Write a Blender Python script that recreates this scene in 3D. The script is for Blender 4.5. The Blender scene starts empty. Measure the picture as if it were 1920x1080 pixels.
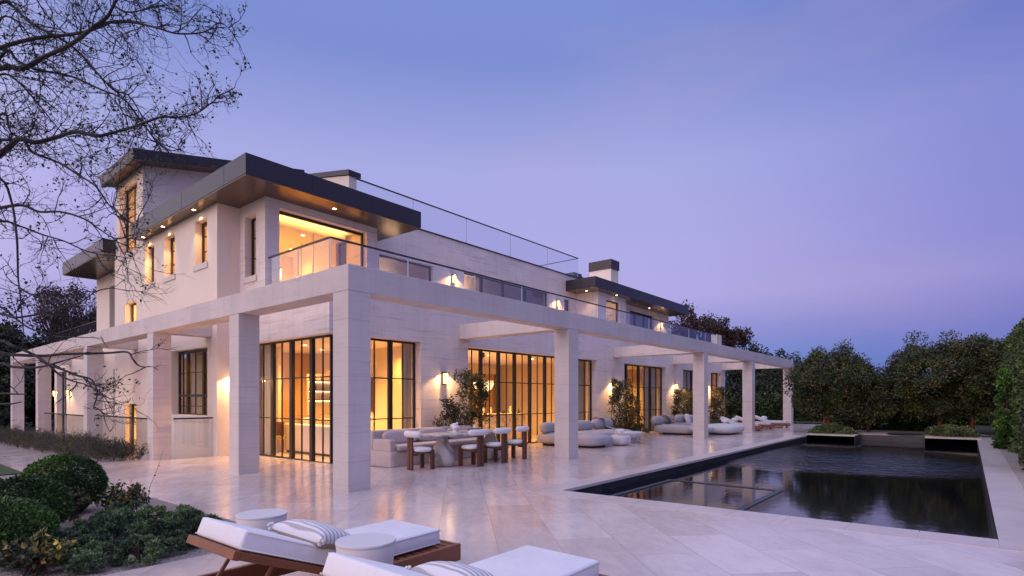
import bpy, bmesh, math, random
from mathutils import Vector, Matrix, noise
R_ = math.radians
random.seed(7)
scene = bpy.context.scene
C = bpy.data.collections.new('scene'); scene.collection.children.link(C)

# ------------------------------------------------------------------ camera
YAW = math.atan2(856.0, 1034.0)
CAM = Vector((-5.12, -7.64, 1.5))
cd = bpy.data.cameras.new('camera'); cam = bpy.data.objects.new('camera', cd); C.objects.link(cam)
cam.location = CAM
cam.rotation_euler = (math.pi/2, 0, YAW - math.pi/2)
cd.sensor_width = 36; cd.lens = 36*1034/1920.0
cd.shift_y = (748-540)/1920.0
cd.clip_start = .05; cd.clip_end = 4000
scene.camera = cam

# ------------------------------------------------------------------ sky
scene.view_settings.view_transform = 'Standard'
scene.view_settings.look = 'None'
scene.view_settings.exposure = 0
scene.view_settings.gamma = 1
w = bpy.data.worlds.new('World'); scene.world = w; w.use_nodes = True
nt = w.node_tree; nt.nodes.clear()
def N(nt, t, **k):
    n = nt.nodes.new(t)
    for a, b in k.items(): setattr(n, a, b)
    return n
def math_n(nt, op, a, b=None, c=None, clamp=False):
    n = N(nt, 'ShaderNodeMath', operation=op); n.use_clamp = clamp
    for i, v in enumerate((a, b, c)):
        if v is None: continue
        if isinstance(v, (int, float)): n.inputs[i].default_value = v
        else: nt.links.new(v, n.inputs[i])
    return n.outputs[0]
def ramp(nt, fac, stops, interp='LINEAR'):
    n = N(nt, 'ShaderNodeValToRGB'); n.color_ramp.interpolation = interp
    e = n.color_ramp.elements
    while len(e) < len(stops): e.new(.5)
    for i, (p, c) in enumerate(stops):
        e[i].position = p; e[i].color = (*c, 1) if len(c) == 3 else c
    if fac is not None: nt.links.new(fac, n.inputs[0])
    return n.outputs[0]
def mixc(nt, fac, a, b, mode='MIX'):
    n = N(nt, 'ShaderNodeMix', data_type='RGBA', blend_type=mode)
    for s, v in ((0, fac), (6, a), (7, b)):
        if isinstance(v, (int, float)): n.inputs[s].default_value = v
        elif isinstance(v, tuple): n.inputs[s].default_value = (*v, 1) if len(v) == 3 else v
        else: nt.links.new(v, n.inputs[s])
    return n.outputs[2]
tc = N(nt, 'ShaderNodeTexCoord')
sp = N(nt, 'ShaderNodeSeparateXYZ'); nt.links.new(tc.outputs['Generated'], sp.inputs[0])
el = sp.outputs[2]
# elevation (sine) 0..1 ; the east side of the sky (in front) after sunset: earth shadow, pink belt, blue
front = ramp(nt, el, [(0.0, (.13, .20, .50)), (.07, (.19, .26, .60)), (.12, (.30, .30, .65)), (.175, (.42, .39, .74)), (.26, (.41, .39, .75)),
                      (.38, (.37, .39, .74)), (.52, (.20, .265, .62)), (.60, (.20, .27, .63)), (.80, (.72, .78, 1.22)), (1.0, (1.0, 1.06, 1.66))])
back = ramp(nt, el, [(0.0, (1.3, .85, .66)), (.10, (1.5, 1.12, 1.02)), (.30, (1.45, 1.30, 1.45)), (.50, (1.20, 1.15, 1.50)),
                     (.75, (1.02, 1.05, 1.55)), (1.0, (1.0, 1.06, 1.66))])
# azimuth weight: 1 towards the afterglow (-X), 0 opposite
az = math_n(nt, 'ADD', math_n(nt, 'MULTIPLY', sp.outputs[0], -.98), math_n(nt, 'MULTIPLY', sp.outputs[1], .12))
wz = N(nt, 'ShaderNodeMapRange', interpolation_type='SMOOTHSTEP'); nt.links.new(az, wz.inputs[0])
wz.inputs[1].default_value = -.20; wz.inputs[2].default_value = .95
sky = mixc(nt, wz.outputs[0], front, back)
# darker and bluer towards the right (-Y)
rt = N(nt, 'ShaderNodeMapRange', interpolation_type='SMOOTHSTEP'); nt.links.new(math_n(nt, 'MULTIPLY', sp.outputs[1], -1), rt.inputs[0])
rt.inputs[1].default_value = -.45; rt.inputs[2].default_value = .25
lowm = N(nt, 'ShaderNodeMapRange', interpolation_type='SMOOTHSTEP'); nt.links.new(el, lowm.inputs[0])
for i_, v_ in enumerate((.50, .80, 1.0, .1)): lowm.inputs[i_+1].default_value = v_
sky = mixc(nt, math_n(nt, 'MULTIPLY', rt.outputs[0], lowm.outputs[0]), sky, mixc(nt, 1.0, sky, (.52, .57, .80), 'MULTIPLY'))
# faint streaks of high cloud
mp = N(nt, 'ShaderNodeMapping'); mp.inputs['Rotation'].default_value = (.25, .30, .2); mp.inputs['Scale'].default_value = (1.1, 1.1, 4.2)
nt.links.new(tc.outputs['Generated'], mp.inputs[0])
nz = N(nt, 'ShaderNodeTexNoise'); nz.inputs['Scale'].default_value = 1.5; nz.inputs['Detail'].default_value = 5; nz.inputs['Roughness'].default_value = .5
nt.links.new(mp.outputs[0], nz.inputs[0])
cl = ramp(nt, nz.outputs[0], [(.50, (0, 0, 0)), (.72, (1, 1, 1))], 'EASE')
sky = mixc(nt, math_n(nt, 'MULTIPLY', cl, .22), sky, (.46, .36, .60))
bg = N(nt, 'ShaderNodeBackground'); nt.links.new(sky, bg.inputs[0]); bg.inputs[1].default_value = 1.05
wo = N(nt, 'ShaderNodeOutputWorld'); nt.links.new(bg.outputs[0], wo.inputs[0])

# the glow left by the sun that has just gone down behind the camera's left
sl = bpy.data.lights.new('afterglow_sun', 'SUN'); sl.energy = .85; sl.angle = R_(40); sl.color = (1, .70, .56)
so = bpy.data.objects.new('afterglow_sun', sl); C.objects.link(so)
so.rotation_euler = Vector((.90, -.05, -.42)).to_track_quat('-Z', 'Y').to_euler()

# ------------------------------------------------------------------ helpers
GS = .0123                                   # the paving falls gently towards the house
def gz(y): return -GS*y
def mat(name): 
    m = bpy.data.materials.new(name); m.use_nodes = True
    nt = m.node_tree; nt.nodes.clear()
    o = N(nt, 'ShaderNodeOutputMaterial'); b = N(nt, 'ShaderNodeBsdfPrincipled'); nt.links.new(b.outputs[0], o.inputs[0])
    return m, nt, b
def noise_n(nt, co, scale, detail=4, rough=.5, sc=(1, 1, 1)):
    mp = N(nt, 'ShaderNodeMapping'); mp.inputs['Scale'].default_value = sc; nt.links.new(co, mp.inputs[0])
    n = N(nt, 'ShaderNodeTexNoise'); n.inputs['Scale'].default_value = scale; n.inputs['Detail'].default_value = detail
    n.inputs['Roughness'].default_value = rough; nt.links.new(mp.outputs[0], n.inputs[0]); return n.outputs[0]
def wpos(nt): return N(nt, 'ShaderNodeNewGeometry').outputs['Position']
def opos(nt): return N(nt, 'ShaderNodeTexCoord').outputs['Object']
def bump(nt, b, h, s=.2, d=.02):
    n = N(nt, 'ShaderNodeBump'); n.inputs['Strength'].default_value = s; n.inputs['Distance'].default_value = d
    nt.links.new(h, n.inputs['Height']); nt.links.new(n.outputs[0], b.inputs['Normal'])
def plain(name, col, rough=.6, var=.12, scale=6, metal=0, bmp=0, sc=(1, 1, 1), spec=.5):
    m, nt, b = mat(name)
    f = noise_n(nt, opos(nt), scale, 5, .55, sc)
    c = ramp(nt, f, [(.25, tuple(x*(1-var) for x in col)), (.75, tuple(min(1, x*(1+var)) for x in col))])
    nt.links.new(c, b.inputs['Base Color']); b.inputs['Roughness'].default_value = rough; b.inputs['Metallic'].default_value = metal
    b.inputs['Specular IOR Level'].default_value = spec
    if bmp: bump(nt, b, noise_n(nt, opos(nt), scale*6, 4, .6, sc), bmp)
    return m
def emit(name, col, s):
    m = bpy.data.materials.new(name); m.use_nodes = True; nt = m.node_tree; nt.nodes.clear()
    o = N(nt, 'ShaderNodeOutputMaterial'); e = N(nt, 'ShaderNodeEmission'); e.inputs[0].default_value = (*col, 1); e.inputs[1].default_value = s
    nt.links.new(e.outputs[0], o.inputs[0]); return m
M = {}
# limestone cladding: thin joints, faint sideways veins
def stone(name, base, jw, jh, off=.5, vein=.10, zoff=0, block=.05):
    m, nt, b = mat(name); p = wpos(nt)
    s = N(nt, 'ShaderNodeSeparateXYZ'); nt.links.new(p, s.inputs[0])
    cx = N(nt, 'ShaderNodeCombineXYZ')
    nt.links.new(math_n(nt, 'ADD', s.outputs[0], s.outputs[1]), cx.inputs[0])
    nt.links.new(math_n(nt, 'ADD', s.outputs[2], zoff), cx.inputs[1])
    br = N(nt, 'ShaderNodeTexBrick'); nt.links.new(cx.outputs[0], br.inputs[0])
    br.offset = off; br.inputs['Scale'].default_value = 1; br.inputs['Brick Width'].default_value = jw; br.inputs['Row Height'].default_value = jh
    br.inputs['Mortar Size'].default_value = .0035; br.inputs['Mortar Smooth'].default_value = .3; br.inputs['Bias'].default_value = 0
    br.inputs['Color1'].default_value = (*[x*(1-block) for x in base], 1); br.inputs['Color2'].default_value = (*[x*(1+block) for x in base], 1)
    br.inputs['Mortar'].default_value = (*[x*.72 for x in base], 1)
    f = noise_n(nt, p, 1.5, 6, .62, (.55, .55, 9))
    v = ramp(nt, f, [(.30, (1-2.2*vein, 1-2.4*vein, 1-2.6*vein)), (.47, (1, 1, 1)), (.6, (1, 1, 1)), (.72, (1-vein, 1-1.2*vein, 1-1.5*vein))])
    c = mixc(nt, 1, br.outputs[0], v, 'MULTIPLY')
    g = noise_n(nt, p, .9, 5, .6)
    c = mixc(nt, 1, c, ramp(nt, g, [(.3, (.90, .89, .88)), (.65, (1.04, 1.03, 1.02))]), 'MULTIPLY')
    st_ = noise_n(nt, p, 1.0, 5, .65, (5, 5, .3))
    c = mixc(nt, 1, c, ramp(nt, st_, [(.34, (.94, .93, .92)), (.48, (1, 1, 1)), (1, (1.01, 1.01, 1.01))]), 'MULTIPLY')
    nt.links.new(c, b.inputs['Base Color']); b.inputs['Roughness'].default_value = .62
    bump(nt, b, noise_n(nt, p, 60, 3, .6), .05)
    return m
M['stone'] = stone('limestone_cladding', (.76, .675, .625), 1.35, .69, .5, .10, .12)
M['column'] = stone('limestone_column', (.66, .585, .545), 900, .462, 0, .06, -.02+.462, .02)
M['beam'] = stone('limestone_beam', (.655, .58, .545), 1.05, 50, 0, .05, 20)
M['stucco'] = plain('cream_stucco', (.80, .69, .585), .85, .05, .8, bmp=.12)
M['trim'] = plain('stone_trim', (.66, .58, .53), .6, .05, 2)
M['bronze'] = plain('dark_bronze_cladding', (.054, .045, .050), .36, .06, 1.2, metal=.5)
M['soffit'] = plain('bronze_soffit', (.17, .115, .085), .26, .12, 1.5, metal=.75)
M['frame'] = plain('black_steel_frame', (.012, .011, .011), .45, .1, 3)
M['rail'] = plain('black_rail', (.01, .01, .011), .4, .1, 3)
M['ceiling'] = plain('plaster_ceiling', (.80, .72, .62), .8, .03, 2)
M['plaster'] = plain('interior_plaster', (.72, .60, .44), .8, .04, 1.5)
M['curtain'] = plain('linen_curtain', (.70, .60, .45), .85, .06, 3, sc=(8, 8, .2))
M['oak'] = plain('warm_timber_panel', (.52, .33, .16), .5, .12, 2, sc=(6, 6, .4))
M['darkwood'] = plain('dark_walnut', (.11, .042, .022), .45, .3, 5, sc=(1, 1, .15), bmp=.05)
M['teak'] = plain('oiled_teak', (.20, .068, .028), .42, .28, 4, sc=(.25, 3, 3), bmp=.06)
M['white_fabric'] = plain('white_canvas', (.76, .72, .72), .9, .035, 3, bmp=.08)
m, nt, b = mat('mattress_canvas'); p = opos(nt)
f = noise_n(nt, p, 2.2, 4, .6, (1, 1, 1)); f2 = noise_n(nt, p, 5.5, 3, .55, (1, 2.2, 1)); f3 = noise_n(nt, p, 420, 2, .5)
nt.links.new(ramp(nt, f, [(.3, (.70, .665, .66)), (.6, (.78, .745, .74))]), b.inputs['Base Color']); b.inputs['Roughness'].default_value = .92
bump(nt, b, math_n(nt, 'ADD', math_n(nt, 'MULTIPLY', f2, 1.0), math_n(nt, 'MULTIPLY', f3, .06)), .55, .02)
M['mattress_fabric'] = m
M['bolster'] = plain('white_boucle', (.78, .75, .73), .95, .06, 30, bmp=.4)
M['beige_fabric'] = plain('sofa_linen', (.50, .415, .39), .92, .05, 4, bmp=.1)
M['grey_fabric'] = plain('grey_woven_fabric', (.40, .37, .385), .92, .05, 5, bmp=.12)
M['tan_fabric'] = plain('tan_cushion_fabric', (.44, .33, .26), .92, .06, 5, bmp=.1)
M['throw'] = plain('cream_throw', (.72, .66, .62), .95, .06, 20, bmp=.3)
M['cast'] = plain('cast_stone', (.60, .57, .56), .75, .05, 4, bmp=.05)
M['marble'] = None
M['white'] = plain('white_ceramic', (.82, .80, .79), .35, .03, 4)
M['black'] = plain('black_metal', (.015, .014, .014), .35, .05, 4)
M['curb'] = plain('curb_stone', (.50, .45, .43), .6, .08, 3, bmp=.05)
M['stem'] = plain('bark_brown', (.075, .050, .040), .85, .3, 8, bmp=.4)
M['redbark'] = plain('red_smooth_bark', (.22, .062, .035), .55, .3, 5, bmp=.2)
M['greybark'] = plain('pale_grey_bark', (.022, .017, .020), .85, .2, 9, bmp=.3)
m, nt, b = mat('veined_travertine'); p = opos(nt)
wv = N(nt, 'ShaderNodeTexWave'); wv.inputs['Scale'].default_value = 1.1; wv.inputs['Distortion'].default_value = 9; wv.inputs['Detail'].default_value = 4; wv.inputs['Detail Scale'].default_value = 1.6
nt.links.new(p, wv.inputs[0])
nt.links.new(ramp(nt, wv.outputs[1], [(0, (.30, .25, .21)), (.35, (.52, .46, .40)), (1, (.60, .54, .48))]), b.inputs['Base Color']); b.inputs['Roughness'].default_value = .35
M['marble'] = m
m, nt, b = mat('veined_kitchen_marble'); p = opos(nt)
f = noise_n(nt, p, 1.3, 8, .7); 
nt.links.new(ramp(nt, f, [(.40, (.74, .66, .52)), (.49, (.70, .60, .46)), (.505, (.26, .18, .12)), (.525, (.70, .60, .46)), (.7, (.76, .68, .55))]), b.inputs['Base Color']); b.inputs['Roughness'].default_value = .25
M['kitchen_marble'] = m
# striped cushion
m, nt, b = mat('striped_cushion'); p = opos(nt)
wv = N(nt, 'ShaderNodeTexWave'); wv.bands_direction = 'X'; wv.inputs['Scale'].default_value = 9; wv.inputs['Distortion'].default_value = .3; nt.links.new(p, wv.inputs[0])
s = N(nt, 'ShaderNodeSeparateXYZ'); nt.links.new(p, s.inputs[0])
lo = math_n(nt, 'LESS_THAN', s.outputs[2], -.018)
nt.links.new(mixc(nt, lo, ramp(nt, wv.outputs[1], [(.25, (.42, .38, .38)), (.5, (.74, .70, .69))]), (.36, .27, .22)), b.inputs['Base Color']); b.inputs['Roughness'].default_value = .95
bump(nt, b, wv.outputs[1], .4, .004)
M['stripe'] = m
# architectural glass: a single pane that mirrors by its Fresnel reflectance and lets the rest through
def glass(name, tint, refl=1.0, ior=1.52, rough=0.0):
    m = bpy.data.materials.new(name); m.use_nodes = True; nt = m.node_tree; nt.nodes.clear()
    o = N(nt, 'ShaderNodeOutputMaterial'); ge = N(nt, 'ShaderNodeNewGeometry')
    dt = N(nt, 'ShaderNodeVectorMath', operation='DOT_PRODUCT'); nt.links.new(ge.outputs['Incoming'], dt.inputs[0]); nt.links.new(ge.outputs['Normal'], dt.inputs[1])
    k = math_n(nt, 'SUBTRACT', 1, math_n(nt, 'ABSOLUTE', dt.outputs['Value']))
    f0 = ((ior-1)/(ior+1))**2*refl
    fr = math_n(nt, 'MULTIPLY_ADD', math_n(nt, 'POWER', k, 5), 1-f0, f0, clamp=True)
    g = N(nt, 'ShaderNodeBsdfGlossy'); g.inputs['Roughness'].default_value = rough; t = N(nt, 'ShaderNodeBsdfTransparent'); t.inputs[0].default_value = (*tint, 1)
    mx = N(nt, 'ShaderNodeMixShader'); nt.links.new(fr, mx.inputs[0])
    nt.links.new(t.outputs[0], mx.inputs[1]); nt.links.new(g.outputs[0], mx.inputs[2]); nt.links.new(mx.outputs[0], o.inputs[0]); return m
M['glass'] = glass('window_glass', (.93, .92, .88), 1.5)
M['paneedge'] = plain('polished_glass_edge', (.55, .62, .68), .2, .03, 3)
M['railglass'] = glass('balustrade_glass', (.93, .95, .97), 4.2)
M['upglass'] = glass('upper_window_glass', (.55, .53, .50), 3.0)
# emissive things that really shine
M['lampglow'] = emit('lamp_glow', (1, .60, .26), 9)
M['lampsoft'] = emit('lamp_soft_glow', (1, .62, .27), 3.2)
M['spot'] = emit('downlight_glow', (1, .68, .35), 14)
# foliage
def leaf(name, dark, light, tint=None, rough=.5, tintp=.9):
    m, nt, b = mat(name)
    g = N(nt, 'ShaderNodeNewGeometry')
    st = [(0, dark), (.55, tuple((a+b)/2 for a, b in zip(dark, light))), (tintp-.02, light)]
    if tint: st.append((tintp, tint))
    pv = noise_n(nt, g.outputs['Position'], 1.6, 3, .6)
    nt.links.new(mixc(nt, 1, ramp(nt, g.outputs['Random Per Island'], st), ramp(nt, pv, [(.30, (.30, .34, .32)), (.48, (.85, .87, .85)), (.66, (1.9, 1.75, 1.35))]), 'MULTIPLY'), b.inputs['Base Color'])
    b.inputs['Roughness'].default_value = rough
    b.inputs['Specular IOR Level'].default_value = .35
    return m
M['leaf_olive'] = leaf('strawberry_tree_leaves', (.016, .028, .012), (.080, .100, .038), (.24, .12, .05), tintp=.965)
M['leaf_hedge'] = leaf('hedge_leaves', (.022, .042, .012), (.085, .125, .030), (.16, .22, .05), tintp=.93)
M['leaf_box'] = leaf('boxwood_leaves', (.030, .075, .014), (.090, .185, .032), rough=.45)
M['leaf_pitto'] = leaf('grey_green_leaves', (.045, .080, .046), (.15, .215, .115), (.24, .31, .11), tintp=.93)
M['leaf_west'] = leaf('rosemary_like_leaves', (.034, .038, .028), (.10, .10, .064), rough=.8)
M['leaf_yellow'] = leaf('yellowing_leaves', (.03, .042, .014), (.10, .115, .04), (.42, .29, .05), tintp=.86)
M['leaf_climb'] = leaf('climber_leaves', (.030, .036, .014), (.12, .12, .042), (.22, .15, .05), tintp=.85)
M['leaf_far'] = leaf('far_tree_leaves', (.012, .018, .008), (.038, .042, .016), (.09, .08, .02), tintp=.93)
M['leaf_red'] = leaf('reddish_leaves', (.035, .016, .012), (.080, .042, .028))
M['leaf_dark'] = leaf('dark_tree_leaves', (.010, .018, .006), (.032, .042, .012), (.08, .09, .02), tintp=.94)
M['leaf_tip'] = leaf('young_leaves', (.020, .035, .012), (.045, .065, .022))
M['leaf_cover'] = leaf('ground_cover_leaves', (.03, .055, .02), (.14, .17, .06))

def obj(name, bm_or_mesh, m, parent=None, smooth=False):
    if isinstance(bm_or_mesh, bmesh.types.BMesh):
        me = bpy.data.meshes.new(name); bm_or_mesh.to_mesh(me); bm_or_mesh.free()
    else: me = bm_or_mesh
    if m: me.materials.append(M[m] if isinstance(m, str) else m)
    if smooth: me.polygons.foreach_set('use_smooth', [True]*len(me.polygons))
    o = bpy.data.objects.new(name, me); C.objects.link(o)
    if parent: o.parent = parent
    return o
def tag(o, label=None, cat=None, group=None, kind=None):
    if label: o['label'] = label
    if cat: o['category'] = cat
    if group: o['group'] = group
    if kind: o['kind'] = kind
    return o
def thing(name, label, cat, loc=(0, 0, 0), rz=0, group=None):
    o = bpy.data.objects.new(name, None); C.objects.link(o); o.location = loc; o.rotation_euler = (0, 0, rz)
    o.empty_display_size = .2
    return tag(o, label, cat, group)
def dup(root, loc, rz, label, group=None, scale=None):
    r = root.copy(); C.objects.link(r); r.location = loc; r.rotation_euler = (0, 0, rz)
    r['label'] = label
    if group: r['group'] = group
    if scale: r.scale = scale
    for ch in list(root.children):
        c = ch.copy(); C.objects.link(c); c.parent = r
        for g in ch.children:
            d = g.copy(); C.objects.link(d); d.parent = c
    return r
def BM(): return bmesh.new()
def box(bm, x0, x1, y0, y1, z0, z1, bev=0, seg=2):
    r = bmesh.ops.create_cube(bm, size=1)
    for v in r['verts']: v.co = Vector(((x0+x1)/2+v.co.x*(x1-x0), (y0+y1)/2+v.co.y*(y1-y0), (z0+z1)/2+v.co.z*(z1-z0)))
    if bev:
        ed = list({e for v in r['verts'] for e in v.link_edges})
        bmesh.ops.bevel(bm, geom=ed, offset=bev, segments=seg, affect='EDGES', profile=.6)
    return r['verts']
def bx(x0, x1, y0, y1, z0, z1, bev=0, seg=2):
    bm = BM(); box(bm, x0, x1, y0, y1, z0, z1, bev, seg); return bm
def tube(bm, pts, rad, n=8):
    rings = []
    pts = [Vector(p) for p in pts]
    for i, p in enumerate(pts):
        d = (pts[min(i+1, len(pts)-1)]-pts[max(i-1, 0)])
        if d.length < 1e-6: d = Vector((0, 0, 1))
        d.normalize(); a = d.orthogonal().normalized(); b = d.cross(a)
        if rings and prev is not None:
            a = (prev - d*prev.dot(d)); a = a.normalized() if a.length > 1e-4 else d.orthogonal().normalized(); b = d.cross(a)
        prev = a
        r = rad[i] if hasattr(rad, '__len__') else rad
        rings.append([bm.verts.new(p+(a*math.cos(t*2*math.pi/n)+b*math.sin(t*2*math.pi/n))*r) for t in range(n)])
    for k in range(len(rings)-1):
        for t in range(n): bm.faces.new((rings[k][t], rings[k][(t+1) % n], rings[k+1][(t+1) % n], rings[k+1][t]))
    bm.faces.new(rings[0][::-1]); bm.faces.new(rings[-1])
def lathe(bm, prof, cx=0, cy=0, n=32, sx=1, sy=1):
    rings = [[bm.verts.new((cx+r*math.cos(t*2*math.pi/n)*sx, cy+r*math.sin(t*2*math.pi/n)*sy, z)) for t in range(n)] for r, z in prof]
    for k in range(len(rings)-1):
        for t in range(n): bm.faces.new((rings[k][t], rings[k][(t+1) % n], rings[k+1][(t+1) % n], rings[k+1][t]))
    if prof[0][0] > 1e-4: bm.faces.new(rings[0][::-1])
    if prof[-1][0] > 1e-4: bm.faces.new(rings[-1])
def prism(bm, poly, axis, a0, a1):
    """extrude a 2-D polygon (the two other axes, in order) along axis from a0 to a1"""
    def P(u, v, a): return {'x': (a, u, v), 'y': (u, a, v), 'z': (u, v, a)}[axis]
    A = [bm.verts.new(P(u, v, a0)) for u, v in poly]; B = [bm.verts.new(P(u, v, a1)) for u, v in poly]
    n = len(poly)
    for i in range(n): bm.faces.new((A[i], A[(i+1) % n], B[(i+1) % n], B[i]))
    bm.faces.new(A[::-1]); bm.faces.new(B)
    bmesh.ops.recalc_face_normals(bm, faces=bm.faces)
def soft(bm, x0, x1, y0, y1, z0, z1, r=.08, crown=.02, seg=4):
    """an upholstered block: rounded edges, slightly domed top"""
    vs = box(bm, x0, x1, y0, y1, z0, z1, min(r, (z1-z0)*.48, (x1-x0)*.48, (y1-y0)*.48), seg)
def blob(bm, cx, cy, cz, rx, ry, rz, p=2.6, n=28, m=14, rot=0):
    """superellipsoid"""
    def f(a, e): return math.copysign(abs(a)**(2/e), a)
    rings = []
    for j in range(1, m):
        ph = -math.pi/2+math.pi*j/m
        ring = []
        for i in range(n):
            th = 2*math.pi*i/n
            x = rx*f(math.cos(ph), p)*f(math.cos(th), p); y = ry*f(math.cos(ph), p)*f(math.sin(th), p); z = rz*f(math.sin(ph), p)
            ring.append(bm.verts.new((cx+x*math.cos(rot)-y*math.sin(rot), cy+x*math.sin(rot)+y*math.cos(rot), cz+z)))
        rings.append(ring)
    for k in range(len(rings)-1):
        for i in range(n): bm.faces.new((rings[k][i], rings[k][(i+1) % n], rings[k+1][(i+1) % n], rings[k+1][i]))
    b = bm.verts.new((cx, cy, cz-rz)); t = bm.verts.new((cx, cy, cz+rz))
    for i in range(n):
        bm.faces.new((b, rings[0][(i+1) % n], rings[0][i])); bm.faces.new((t, rings[-1][i], rings[-1][(i+1) % n]))
def wall(bm, axis, c, a0, a1, z0, z1, ops=(), th=.35, sgn=1):
    """wall whose outer face lies in plane axis=c and runs a0..a1; body goes to c+sgn*th. ops = (a0,a1,z0,z1)"""
    A = sorted({a0, a1, *[v for o in ops for v in o[:2]]}); Z = sorted({z0, z1, *[v for o in ops for v in o[2:]]})
    A = [a for a in A if a0 <= a <= a1]; Z = [z for z in Z if z0 <= z <= z1]
    solid = [[not any(o[0] <= (A[i]+A[i+1])/2 <= o[1] and o[2] <= (Z[j]+Z[j+1])/2 <= o[3] for o in ops) for j in range(len(Z)-1)] for i in range(len(A)-1)]
    def P(a, d, z): return (c+sgn*d, a, z) if axis == 'x' else (a, c+sgn*d, z)
    V = {}
    def v(a, d, z):
        k = (round(a, 4), d, round(z, 4))
        if k not in V: V[k] = bm.verts.new(P(a, d, z))
        return V[k]
    ni, nj = len(A)-1, len(Z)-1
    S = lambda i, j: 0 <= i < ni and 0 <= j < nj and solid[i][j]
    for i in range(ni):
        for j in range(nj):
            if not solid[i][j]: continue
            a, b, p, q = A[i], A[i+1], Z[j], Z[j+1]
            bm.faces.new((v(a, 0, p), v(b, 0, p), v(b, 0, q), v(a, 0, q))); bm.faces.new((v(a, th, p), v(a, th, q), v(b, th, q), v(b, th, p)))
            if not S(i-1, j): bm.faces.new((v(a, 0, p), v(a, 0, q), v(a, th, q), v(a, th, p)))
            if not S(i+1, j): bm.faces.new((v(b, 0, p), v(b, th, p), v(b, th, q), v(b, 0, q)))
            if not S(i, j-1): bm.faces.new((v(a, 0, p), v(a, th, p), v(b, th, p), v(b, 0, p)))
            if not S(i, j+1): bm.faces.new((v(a, 0, q), v(b, 0, q), v(b, th, q), v(a, th, q)))
    bmesh.ops.recalc_face_normals(bm, faces=bm.faces)
def window(parent, axis, c, a0, a1, z0, z1, heavy=(), thin=(), bars=(), fr=.05, hw=.12, tw=.022, gm='glass', label=None, name='window', depth=.06, stag=0, topbar=None):
    """steel-framed glazing; frame is the part, its glass the sub-part"""
    bm = BM()
    def bar(a, b, p, q, d0, d1):
        if axis == 'x': box(bm, c+d0, c+d1, a, b, p, q)
        else: box(bm, a, b, c+d0, c+d1, p, q)
    D = depth
    bar(a0, a0+fr, z0, z1, -D/2, D/2); bar(a1-fr, a1, z0, z1, -D/2, D/2)
    bar(a0+fr, a1-fr, z1-(topbar or fr), z1, -D/2+.003, D/2-.003); bar(a0+fr, a1-fr, z0, z0+fr*.8, -D/2+.003, D/2-.003)
    for h in heavy: bar(h-hw/2, h+hw/2, z0+fr*.8, z1-(topbar or fr), -D*.75, D*.75)
    for t in thin: bar(t-tw/2, t+tw/2, z0+fr*.8, z1-(topbar or fr), -.018, .018)
    for z in bars: bar(a0+fr, a1-fr, z-.014, z+.014, -.014, .014)
    o = obj(name, bm, 'frame', parent)
    if label: o['label'] = label
    g = BM()
    if axis == 'x': q = [(c, a0+.01, z0+.01), (c, a1-.01, z0+.01), (c, a1-.01, z1-.01), (c, a0+.01, z1-.01)]
    else: q = [(a0+.01, c, z0+.01), (a1-.01, c, z0+.01), (a1-.01, c, z1-.01), (a0+.01, c, z1-.01)]
    g.faces.new([g.verts.new(p) for p in q])
    obj('glass', g, gm, o)
    return o
def leaves(name, pts, size, m, parent=None, aspect=.5, up=0.0, jit=.35, seed=1, droop=0):
    """many small diamond leaves, one island each. pts: (point, outward normal)"""
    rnd = random.Random(seed); vs = []; fs = []
    for p, nrm in pts:
        s = size*(1+rnd.uniform(-jit, jit))
        d = Vector((rnd.gauss(0, 1), rnd.gauss(0, 1), rnd.gauss(0, 1)+up-droop)).normalized()
        if nrm is not None: d = (d+nrm*.6).normalized()
        a = Vector((rnd.gauss(0, 1), rnd.gauss(0, 1), rnd.gauss(0, 1)))
        s2 = d.cross(a).normalized()*s*aspect
        k = len(vs); d = d*s
        n3 = d.cross(s2).normalized()*s*.12
        vs += [p, p+d*.5+s2*.5+n3, p+d, p+d*.5-s2*.5+n3]
        fs += [(k, k+1, k+2, k+3)]
    me = bpy.data.meshes.new(name); me.from_pydata([tuple(v) for v in vs], [], fs)
    return obj(name, me, m, parent)
def sph(rnd):
    z = rnd.uniform(-1, 1); t = rnd.uniform(0, 2*math.pi); r = math.sqrt(1-z*z); return Vector((r*math.cos(t), r*math.sin(t), z))
def crown_pts(c, rad, nclump, per, clump_r, rnd, shell=.55, cut=None, flat=1.0):
    """leaf points in clumps spread through an uneven ellipsoid"""
    out = []; c = Vector(c)
    for k in range(nclump):
        d = sph(rnd); f = shell+(1-shell)*rnd.random()**.5
        lump = 1+.36*noise.noise(d*1.9+c)+.20*noise.noise(d*4.5+c)
        cc = c+Vector((d.x*rad[0], d.y*rad[1], d.z*rad[2]))*f*lump
        if cut is not None and cc.z < cut: continue
        r = clump_r*rnd.uniform(.6, 1.35)
        for i in range(per):
            e = sph(rnd)*r*rnd.random()**.45; e.z *= flat
            out.append((cc+e, (e.normalized()*.7+d*.3)))
    return out

# ================================================================== GROUND
def sheet(name, rects, m, dz=0.0, kind='structure', tilt=True, label=None, cat=None):
    bm = BM()
    for x0, x1, y0, y1 in rects:
        q = [(x0, y0), (x1, y0), (x1, y1), (x0, y1)]
        bm.faces.new([bm.verts.new((x, y, (gz(y) if tilt else 0)+dz)) for x, y in q])
    o = obj(name, bm, m); tag(o, label, cat, kind=kind); return o
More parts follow.
